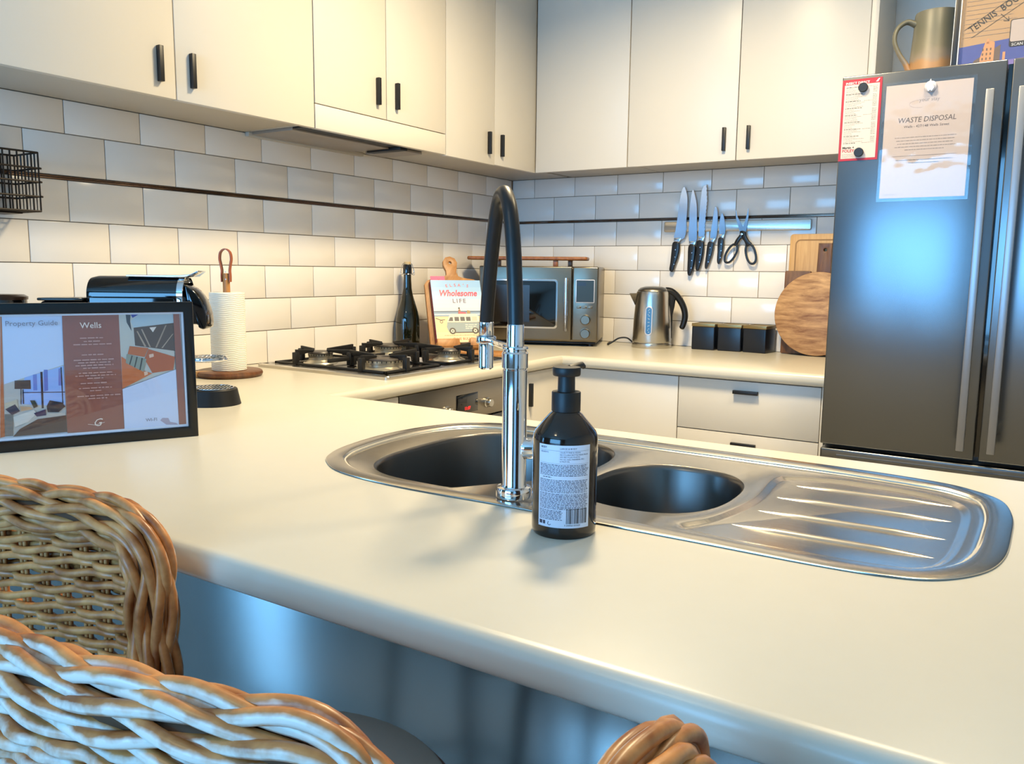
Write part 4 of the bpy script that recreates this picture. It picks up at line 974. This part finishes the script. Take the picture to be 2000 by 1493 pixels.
t = bmesh.new(); R = ring_stack(t, [O_, offset_loop(O_, .0015), offset_loop(O_, .007), offset_loop(O_, .009)], [0, .006, .033, .0345]); t.faces.new(R[-1]); t.faces.new(R[0][::-1]); bmesh.ops.recalc_face_normals(t, faces=t.faces[:])
b._take(t, M_BLK); tray = b.build('drip_tray', cm)
def grid(c, r, z, m, x0=None, th=.002):
    g = MB(); g.tube([(c[0]+r*math.cos(2*PI*k/40), c[1]+r*math.sin(2*PI*k/40), z) for k in range(40)], .0016, m, 8, True)
    x = -r+.006
    while x < r-.004:
        h = (r*r-x*x)**.5
        for s_ in (1, -1): g.box((-.0013, min(s_*.002, s_*h), -.001), (.0013, max(s_*.002, s_*h), .001), m, M=Matrix.Translation((c[0]+x, c[1], z)))
        x += .0072
    g.box((c[0]-r, c[1]-.0013, z-.001), (c[0]+r, c[1]+.0013, z+.001), m)
    return g
grid((0, 0), .040, .0358, M_CHROME).build('drip_grid', tray)
g = grid((-.012, -.004), .040, .102, M_CHROME); g.box((-.060, -.020, .098), (-.045, .020, .104), M_CHROME, .001)
g.tube([(-.012+.041*math.cos(2*PI*k/40), -.004+.041*math.sin(2*PI*k/40), .098) for k in range(40)], .0032, M_CHROME, 8, True); g.build('cup_support', cm)
b = MB(); b.box((-.333, -.046, 0), (-.244, .046, .222), mat('water_tank', (16, 12, 14), .1), .010, 3); b.box((-.335, -.048, .222), (-.243, .048, .2285), M_BLKG, .003); b.build('water_tank', cm)
ff = thing('milk_frother', 'black lidded milk frother, its top just above the framed sign', 'milk frother', (.190, -2.272, .9))
MB().lathe([(0, 0), (.046, 0), (.048, .004), (.046, .20), (.045, .222), (0, .222)], M_BLKG, n=40).build('jug', ff)
MB().lathe([(0, .222), (.0470, .222), (.0475, .228), (.040, .2325), (0, .234)], mat('frother_lid', (58, 44, 38), .2, .5), n=40).build('lid', ff)

# ---------------------------------------------------------------- framed property guide
SP = Vector((.798, -2.255, .9005)); sw = Vector((.451, .892, 0)); sb = Vector((-.892, .451, 0))
FM = frame_mat((0, 0, 0), sw, Vector((0, 0, 1))*math.cos(.03)+sb*math.sin(.03))
sg = thing('framed_guide', 'black-framed property guide standing on the worktop, far left', 'framed sign', SP)
FW, FH, BD = .325, .234, .0175
f = MB()
M_FRM = mat('gloss_black_frame', (6, 7, 9), .2)
f.prism([(-FW, 0), (0, 0), (0, FH), (-FW, FH)], .030, M_FRM, FM @ Matrix.Translation((0, 0, -.030)), .0015, [[(-FW+BD, BD), (-BD+.002, BD), (-BD+.002, FH-BD), (-FW+BD, FH-BD)]])
f.build('frame', sg)
f = MB(); f.prism([(-FW+BD, BD), (-BD+.002, BD), (-BD+.002, FH-BD), (-FW+BD, FH-BD)], .004, mat('mount_white', (226, 230, 240), .5), FM @ Matrix.Translation((0, 0, -.010)), 0, [[(-FW+BD+.004, BD+.004), (-BD-.001, BD+.004), (-BD-.001, FH-BD-.003), (-FW+BD+.004, FH-BD-.003)]])
f.box((-FW+BD, BD, -.012), (-BD+.002, FH-BD, -.0102), M_WHT, M=FM); f.build('mount', sg, smooth=0)
f = MB()
ART = [[[200,212,236],[[-280.9,217.9],[-198.6,216.5],[-200.4,132.5],[-284.4,105.3]]],[[190,110,70],[[-283.0,215.4],[-281.5,215.4],[-288.4,23.7],[-294.9,22.7]]],[[185,184,178],[[-285.1,106.9],[-200.9,134.0],[-202.1,23.7],[-288.2,23.7]]],[[150,182,235],[[-256.4,116.2],[-201.0,132.4],[-201.9,66.1],[-263.0,73.9]]],[[112,134,200],[[-244.6,120.3],[-239.1,120.8],[-240.0,94.6],[-245.4,94.9]]],[[100,120,190],[[-229.1,127.4],[-223.6,127.1],[-224.9,93.6],[-230.5,92.3]]],[[110,125,190],[[-208.2,127.9],[-204.7,128.6],[-205.6,100.4],[-209.8,100.7]]],[[25,28,40],[[-234.1,124.2],[-231.0,124.0],[-232.7,65.2],[-235.5,65.4]]],[[25,28,40],[[-205.3,130.2],[-203.6,130.1],[-204.6,67.9],[-206.0,68.0]]],[[30,35,60],[[-260.5,93.1],[-201.2,90.1],[-201.3,88.8],[-260.6,91.8]]],[[70,66,62],[[-270.1,112.3],[-248.5,111.8],[-248.7,97.5],[-270.9,99.0]]],[[30,40,70],[[-262.9,98.4],[-261.8,98.4],[-263.0,73.9],[-264.1,74.0]]],[[30,40,70],[[-260.2,97.5],[-258.9,97.4],[-259.3,74.4],[-261.2,74.5]]],[[190,185,175],[[-242.9,56.4],[-202.4,56.4],[-202.1,48.2],[-267.3,36.0]]],[[120,118,112],[[-286.6,59.9],[-275.3,59.0],[-277.4,24.2],[-288.1,24.4]]],[[196,184,160],[[-285.6,77.1],[-268.6,82.2],[-267.0,63.1],[-285.6,66.1]]],[[62,62,78],[[-285.5,67.7],[-271.7,74.5],[-265.7,63.0],[-276.8,57.5]]],[[212,206,196],[[-275.6,54.3],[-246.6,63.9],[-242.8,58.0],[-255.9,44.6],[-273.9,38.2]]],[[200,160,125],[[-265.2,70.9],[-251.7,69.1],[-247.9,64.8],[-264.3,62.9]]],[[38,38,48],[[-228.4,68.1],[-223.7,77.4],[-207.1,73.0],[-201.9,66.1],[-212.2,57.2],[-227.6,58.4]]],[[40,44,80],[[-246.9,58.3],[-230.1,63.4],[-229.9,53.7],[-243.1,52.4]]],[[80,64,58],[[-277.5,23.0],[-267.4,34.5],[-242.0,48.3],[-202.0,51.5],[-202.1,23.7]]],[[48,60,52],[[-251.1,79.4],[-244.3,78.9],[-240.8,69.0],[-246.4,66.3]]],[[146,88,74],[[-198.6,216.5],[-114.6,215.1],[-116.8,19.6],[-201.5,22.2]]],[[190,190,182],[[-115.7,214.0],[-31.1,213.4],[-32.3,118.0],[-116.3,89.8]]],[[172,190,198],[[-98.2,202.1],[-85.5,213.5],[-31.2,212.5],[-31.0,198.1],[-94.2,191.8]]],[[42,60,150],[[-97.7,213.7],[-84.8,213.8],[-94.9,207.9]]],[[60,66,74],[[-105.2,213.8],[-97.7,212.9],[-99.0,202.2],[-97.3,185.5],[-104.4,200.6]]],[[84,70,64],[[-94.2,191.3],[-31.0,198.1],[-30.1,149.6],[-93.4,161.3]]],[[170,150,130],[[-82.9,188.5],[-80.9,188.8],[-69.0,157.9],[-71.3,158.0]]],[[170,150,130],[[-90.0,185.3],[-88.1,185.6],[-75.9,159.0],[-79.0,159.1]]],[[225,215,205],[[-69.7,191.1],[-58.8,192.0],[-64.6,182.9]]],[[160,140,122],[[-44.6,194.2],[-42.4,194.5],[-59.7,156.7],[-62.1,156.8]]],[[175,155,135],[[-34.3,178.7],[-31.9,180.0],[-50.4,155.5],[-52.7,155.6]]],[[186,102,56],[[-101.8,160.8],[-73.0,156.3],[-79.9,141.5],[-105.5,147.6]]],[[200,112,66],[[-115.5,143.9],[-107.5,137.7],[-81.0,118.0],[-68.8,113.1],[-116.3,89.8]]],[[178,92,50],[[-73.0,154.7],[-31.3,139.4],[-35.5,117.3],[-68.8,113.6],[-80.0,138.1]]],[[140,146,132],[[-107.0,147.7],[-76.9,138.0],[-82.6,116.4],[-109.3,132.8]]],[[52,54,52],[[-99.6,144.9],[-97.8,144.3],[-102.7,129.1],[-104.1,130.5]]],[[52,54,52],[[-92.1,142.7],[-90.3,142.1],[-95.3,124.1],[-96.7,125.5]]],[[52,54,52],[[-84.5,140.4],[-82.4,139.8],[-87.1,119.1],[-88.9,120.1]]],[[225,190,165],[[-72.7,145.4],[-65.7,146.8],[-65.1,141.7],[-72.2,139.5]]],[[225,190,165],[[-81.9,116.3],[-76.4,116.9],[-75.9,111.8],[-81.4,109.5]]],[[200,212,236],[[-116.3,89.0],[-31.2,117.9],[-30.6,21.0],[-116.5,20.8]]],[[150,92,78],[[-31.1,213.4],[-21.6,213.2],[-18.2,19.9],[-30.3,20.1]]],[[165,158,178],[[-60.2,31.3],[-56.8,35.3],[-47.3,34.5],[-44.5,27.4],[-35.0,24.8],[-31.9,21.4],[-51.1,23.1]]]]
for k, (c, pts) in enumerate(ART):
    f.poly([(x/1000, y/1000) for x, y in pts], mat('print_%d_%d_%d' % tuple(c), c, .5), FM, -.0098+.00006*k)
zt = -.0098+.00006*(len(ART)+2)
M_SG = mat('print_soft_grey', (120, 122, 140), .5); M_CRM = mat('print_cream', (232, 214, 200), .5); M_PNK = mat('print_pinkish', (196, 150, 138), .5)
f.text('Property Guide', -.2414, .1985, .0115, M_SG, FM, zt)
f.text('Wells', -.1581, .1925, .0135, M_CRM, FM, zt, bold=.0001)
for a, b, y in ((-.175, -.141, .1765), (-.170, -.146, .1710), (-.185, -.129, .1660), (-.174, -.142, .1490), (-.186, -.126, .1405), (-.180, -.132, .1360), (-.184, -.128, .1315), (-.173, -.140, .1270), (-.180, -.130, .1190), (-.185, -.125, .1145), (-.168, -.144, .1100), (-.178, -.138, .1020), (-.181, -.132, .0940), (-.165, -.146, .0895), (-.184, -.120, .0810), (-.168, -.140, .0765)):
    f.words(a, b, y-.001, .0020, M_PNK, FM, zt, 1, rm, True)
f.text('G', -.1575, .030, .018, M_CRM, FM, zt, shear=.35, align='CENTER'); f.line([(-.171, .034), (-.160, .032), (-.146, .0355)], .0006, M_CRM, FM, zt)
f.text('WI-FI', -.0741, .0312, .0078, M_SG, FM, zt)
f.build('print', sg, smooth=0)
MB().box((-FW+BD, BD, -.0058), (-BD+.002, FH-BD, -.0048), M_GLASS, M=FM).build('glass', sg, smooth=0)
MB().prism([(-.19, .0), (-.13, .0), (-.145, .17), (-.175, .17)], .004, M_BLK, FM @ Matrix.Translation((0, .002, -.031)) @ Matrix.Rotation(math.radians(-14), 4, 'X')).build('stand_leg', sg)

# ---------------------------------------------------------------- soap bottle
so = thing('soap_dispenser', 'brown pump bottle with a white printed label in front of the tap', 'soap bottle', (1.583, -2.3525, .9), math.radians(32.57))
M_AMB = mat('dark_amber_plastic', (26, 15, 9), .12, coat=.3)
MB().lathe([(0, .002), (.031, .001), (.0345, 0), (.0362, .003), (.0366, .008), (.0366, .108), (.0360, .1125), (.0340, .117), (.0185, .1355), (.0160, .1375), (.0150, .140), (0, .140)], M_AMB, n=72).build('bottle', so)
MB().lathe([(.0150, .1385), (.0163, .139), (.0163, .1595), (.0158, .1605), (.0100, .1607), (.0100, .1610)], M_BLK, n=48).lathe([(.0100, .1605), (.0098, .1610), (.0095, .178), (.0150, .1785), (.0156, .180), (.0158, .1865), (.0150, .1880), (0, .1885)], M_BLK, n=48).tube([(.004, .010, .1845), (.013, .019, .1868), (.019, .029, .1872), (.0215, .034, .1845)], [.0046, .0042, .0036, .003], M_BLK, 12).build('pump', so)
# curved label: flat print bent round the bottle, facing the room
def bend(mb, R, a0):
    for v in mb.bm.verts:
        a = a0+v.co.x/R; r = R+v.co.z; v.co = Vector((r*math.cos(a), r*math.sin(a), v.co.y))
    return mb
R_ = .0366
lb = MB()
def sheet(mb, x0, y0, x1, y1, m, z, n=16):
    for k in range(n): a = x0+(x1-x0)*k/n; mb.rect(a, y0, x0+(x1-x0)*(k+1)/n, y1, m, None, z)
M_LBL = mat('label_white', (206, 216, 232), .4); M_LI = mat('label_ink', (52, 58, 78), .5)
LW = .0615; x0 = -LW/2; sheet(lb, x0, .0065, -x0, .0990, M_LBL, .0003, 20)
for yy in (.0930, .0915): pass
sheet(lb, x0+.002, .0928, -x0-.002, .0930, M_LI, .0004, 14); sheet(lb, x0+.002, .0785, -x0-.002, .0787, M_LI, .0004, 14)
r5 = random.Random(5)
lb.text('BODY', x0+.003, .0950, .0028, M_INK, None, .0004, 'LEFT', bold=.00008); lb.text('BENEFITS', x0+.003, .0900, .0024, M_LI, None, .0004, 'LEFT')
lb.text('LARGE & BODY', x0+.026, .0945, .0027, M_LI, None, .0004, 'LEFT')
for q, s_ in enumerate(('CRUELTY FREE & VEGAN', 'RECYCLABLE BOTTLE MADE FROM', '50% RECYCLED PLASTIC', 'NO SLS, SLES, PARABENS, PEG', '& PALM OIL')): lb.text(s_, x0+.026, .0905-.0025*q, .0023, M_LI, None, .0004, 'LEFT', sx=.9)
def para(x0_, x1_, ya, yb, h=.00085, st=.00165, m=M_LI):
    y = ya
    while y > yb: lb.words(x0_, x1_-r5.random()*.003, y, h, m, None, .0004, 1, r5); y -= st
para(x0+.002, -x0-.002, .0765, .0640); para(x0+.006, x0+.018, .0625, .0615, .0009); para(x0+.002, -x0-.002, .0595, .0460); para(x0+.002, -x0-.002, .0440, .0270); para(x0+.002, x0+.030, .0252, .0150)
bx = x0+.034; r9 = random.Random(9)
while bx < -x0-.004:
    w_ = r9.choice((.0004, .0007, .0011)); lb.rect(bx, .0115, bx+w_, .0285, M_INK, None, .0004); bx += w_+r9.choice((.0004, .0006, .0009))
lb.text('9 344960 003430', x0+.032, .0088, .0027, M_INK, None, .0004, 'LEFT', sx=.95)
lb.rect(x0+.002, .0095, x0+.006, .0135, M_LI, None, .0004); lb.rect(x0+.007, .0095, x0+.010, .0135, M_LI, None, .0004); lb.line([(x0+.014, .013), (x0+.013, .010), (x0+.015, .009), (x0+.017, .010)], .0007, M_LI, None, .0004)
bend(lb, R_, -PI/2+math.radians(-5)); lb.bm.transform(Matrix.Translation((0, 0, .0072))); lb.build('label', so, smooth=0)

# ---------------------------------------------------------------- wire basket on the left wall
wbk = MB(); BX0, BX1, BY0, BY1, BZ0, BZ1 = .016, .118, -2.50, -2.142, 1.314, 1.442
M_WIRE = mat('bronze_wire', (26, 18, 16), .4, .4)
def wire(p, r=.0018): wbk.tube(p, r, M_WIRE, 6)
for z, e in ((BZ1, 0), (BZ0, 0), (1.408, .006), (1.378, .006), (1.346, .006)):
    for x in (BX0, BX1): wire([(x, BY0, z), (x, BY1+(e if x == BX1 else 0), z)], .0022)
    for y in (BY0, BY1): wire([(BX0, y, z), (BX1+e, y, z)], .0022)
n = 24
for k in range(n+1):
    y = BY0+(BY1-BY0)*k/n; wire([(BX1, y, BZ1), (BX1, y, BZ0), (BX0, y, BZ0), (BX0, y, BZ1)])
for k in range(1, 7):
    x = BX0+(BX1-BX0)*k/7; wire([(x, BY1, BZ1), (x, BY1, BZ0), (x, BY0, BZ0), (x, BY0, BZ1)])
wbr = thing('wire_basket', 'dark wire basket mounted on the tiled wall, far left', 'basket', (.06, -2.32, 1.314))
wbk.build('mesh', wbr, True, 60)
MB().box((.0045, -2.47, 1.395), (.0155, -2.18, 1.401), M_WIRE, .001).box((.0045, -2.49, 1.308), (.085, -2.165, 1.3115), M_WIRE, .001).build('bracket', wbr, True)

# ---------------------------------------------------------------- wicker stools
def wick_mat():
    m = bpy.data.materials.new('rattan'); m.use_nodes = True; nt = m.node_tree; b = nt.nodes['Principled BSDF']; b.inputs['Roughness'].default_value = .36
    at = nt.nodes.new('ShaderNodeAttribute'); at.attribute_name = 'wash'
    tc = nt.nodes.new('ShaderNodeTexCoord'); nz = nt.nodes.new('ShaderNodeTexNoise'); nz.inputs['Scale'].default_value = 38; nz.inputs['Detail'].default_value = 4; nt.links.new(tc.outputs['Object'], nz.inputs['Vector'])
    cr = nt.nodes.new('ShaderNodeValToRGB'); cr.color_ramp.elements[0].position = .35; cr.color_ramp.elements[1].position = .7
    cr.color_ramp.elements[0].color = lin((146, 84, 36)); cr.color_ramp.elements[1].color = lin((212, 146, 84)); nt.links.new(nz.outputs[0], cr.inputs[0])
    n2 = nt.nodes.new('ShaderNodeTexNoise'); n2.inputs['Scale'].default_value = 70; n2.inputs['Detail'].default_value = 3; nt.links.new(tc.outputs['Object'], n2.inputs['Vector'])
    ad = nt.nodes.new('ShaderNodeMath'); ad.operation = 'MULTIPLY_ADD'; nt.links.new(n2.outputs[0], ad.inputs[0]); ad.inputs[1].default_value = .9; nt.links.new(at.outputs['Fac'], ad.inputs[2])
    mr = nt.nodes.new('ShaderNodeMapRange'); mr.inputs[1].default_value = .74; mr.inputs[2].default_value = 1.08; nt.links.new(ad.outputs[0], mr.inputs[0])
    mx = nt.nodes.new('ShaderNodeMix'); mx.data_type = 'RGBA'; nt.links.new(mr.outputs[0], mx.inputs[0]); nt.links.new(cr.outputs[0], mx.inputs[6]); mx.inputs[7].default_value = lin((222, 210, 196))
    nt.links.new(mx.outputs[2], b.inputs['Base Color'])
    bp = nt.nodes.new('ShaderNodeBump'); bp.inputs['Strength'].default_value = .3; bp.inputs['Distance'].default_value = .001; nt.links.new(n2.outputs[0], bp.inputs['Height']); nt.links.new(bp.outputs[0], b.inputs['Normal'])
    return m
M_RAT = wick_mat(); M_RATD = mat('rattan_core', (84, 52, 26), .8)
HW, SEATZ, RIMZ = .205, .741, .928
def back_y(x): return -.172 + .025*(x/HW)**2
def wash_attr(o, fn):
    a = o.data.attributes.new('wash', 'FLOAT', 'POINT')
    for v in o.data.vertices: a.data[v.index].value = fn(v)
def stool(label, loc, rz, ndir=1):
    root = thing('wicker_stool', label, 'stool', loc, rz, 'wicker bar stools at the peninsula')
    # rim path: up the left post, across the top, down the right post
    raw = []
    zb = .60; rc = .045
    for k in range(9): raw.append((-HW, zb+(RIMZ-rc-zb)*k/8))
    for k in range(1, 8): a = PI-PI/2*k/8; raw.append((-HW+rc+rc*math.cos(a), RIMZ-rc+rc*math.sin(a)))
    for k in range(13): raw.append((-HW+rc+(2*HW-2*rc)*k/12, RIMZ))
    for k in range(1, 8): a = PI/2-PI/2*k/8; raw.append((HW-rc+rc*math.cos(a), RIMZ-rc+rc*math.sin(a)))
    for k in range(9): raw.append((HW, RIMZ-rc-(RIMZ-rc-zb)*k/8))
    P = [Vector((x, back_y(x), z)) for x, z in raw]
    # resample
    d = [0]
    for a, b in zip(P, P[1:]): d.append(d[-1]+(b-a).length)
    L = d[-1]; NS = 230; path = []
    j = 0
    for i in range(NS+1):
        s_ = L*i/NS
        while j < len(d)-2 and d[j+1] < s_: j += 1
        t_ = (s_-d[j])/(d[j+1]-d[j]); path.append(P[j].lerp(P[j+1], min(1, t_)))
    rim = MB(); core = []
    T = [(path[min(i+1, NS)]-path[max(i-1, 0)]).normalized() for i in range(NS+1)]
    NSTR = 16; a_, b_ = .0228, .0122; pitch = .98; H2 = NSTR//2
    strands = []
    for q in range(NSTR):
        pts = []; sg_ = 1 if q < H2 else -1
        for i in range(NS+1):
            Nn = Vector((0, -1, 0)); Nn = (Nn-T[i]*Nn.dot(T[i])).normalized(); Bn = T[i].cross(Nn)
            # plaited cane: half the strands wind each way, passing over and under one another
            th_ = sg_*2*PI*(L*i/NS)/pitch + 2*PI*(q % H2)/H2
            k_ = 1+sg_*.17*math.cos(H2*th_)
            pts.append(path[i]+Bn*a_*k_*math.sin(th_)+Nn*b_*(1+sg_*.34*math.cos(H2*th_))*math.cos(th_))
        strands.append(pts)
    for pts in strands: rim.tube(pts, .0052, M_RAT, 8)
    rim.tube(path[::4], .011, M_RATD, 8, ell=(1, 1))
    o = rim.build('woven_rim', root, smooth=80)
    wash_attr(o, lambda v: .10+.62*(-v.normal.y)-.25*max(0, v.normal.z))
    # woven back panel
    pn_ = MB(); z0, z1 = .605, RIMZ-.018; x0, x1 = -HW+.012, HW-.012
    ns = 12
    for k in range(ns+1):
        x = x0+(x1-x0)*k/ns
        for dx in (-.003, .003): pn_.tube([(x+dx, back_y(x), z0+(z1-z0)*i/6) for i in range(7)], .0026, M_RAT, 5)
    step = (x1-x0)/ns; rows_ = int((z1-z0)/.0082)
    for r in range(rows_):
        z = z0+.006+r*.0082; pts = []; M_ = ns*5
        ph = -(r % 4)*PI/2
        for i in range(M_+1):
            x = x0+(x1-x0)*i/M_
            c = math.cos(2*PI*(x-x0)/(step*4)+ph)
            off = -.0042*max(-1, min(1, (c+.62)*3.0)); slope = -ndir*.0052*math.sin(2*PI*(x-x0)/(step*4)+ph)
            pts.append((x, back_y(x)-off, z+slope))
        pn_.tube(pts, .0047, M_RAT, 6)
    for r in range(6):
        z = RIMZ-.030-r*.0092
        pn_.tube([(x0+(x1-x0)*i/60, back_y(x0+(x1-x0)*i/60)-.0105-.0022*math.sin(i*.9+r*2.1), z+.0022*math.sin(i*.45+r*1.3)) for i in range(61)], .0054, M_RAT, 7)
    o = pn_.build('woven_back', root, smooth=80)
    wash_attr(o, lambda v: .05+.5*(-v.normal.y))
    # seat: grey upholstered disc on a brown wooden ring
    MB().lathe([(0, 0), (.157, 0), (.165, .004), (.167, .012), (.165, .019), (.157, .0225), (0, .0225)], W_ACB, (-.008, -.006, SEATZ-.0255), 56).build('seat_ring', root)
    MB().lathe([(0, 0), (.151, 0), (.156, .003), (.1555, .007), (.151, .010), (.10, .012), (0, .0125)], mat('seat_grey', (150, 146, 140), .55, bump=.05, bscale=200), (-.008, -.006, SEATZ-.002), 56).build('seat_pad', root)
    for sx in (-1, 1):
        for sy in (-1, 1):
            MB().tube([(sx*.105, sy*.105, SEATZ-.024), (sx*.150, sy*.150, 0)], [.014, .011], W_ACB, 12).build('leg', root)
    fo = MB(); c4 = [(-.135, -.135, .25), (.135, -.135, .25), (.135, .135, .25), (-.135, .135, .25)]
    for i in range(4): fo.tube([c4[i], c4[(i+1) % 4]], .008, W_ACB, 10)
    fo.build('footrest', root)
    br = MB()
    for s_ in (-1, 1): br.tube([(s_*HW, back_y(HW), .61), (s_*.13, -.075, SEATZ-.016)], .009, W_ACB, 10)
    br.build('back_bracket', root)
    return root
stool('wicker stool nearest the camera at the left, seen from behind, outside whitewashed', (1.518, -2.719, 0), .11)
stool('brown wicker stool at the far left edge, inner side of its back towards the room', (1.115, -2.862, 0), PI+.22)
stool('wicker stool of which only the rim end shows, bottom right', (2.045, -2.908, 0), math.radians(-82))
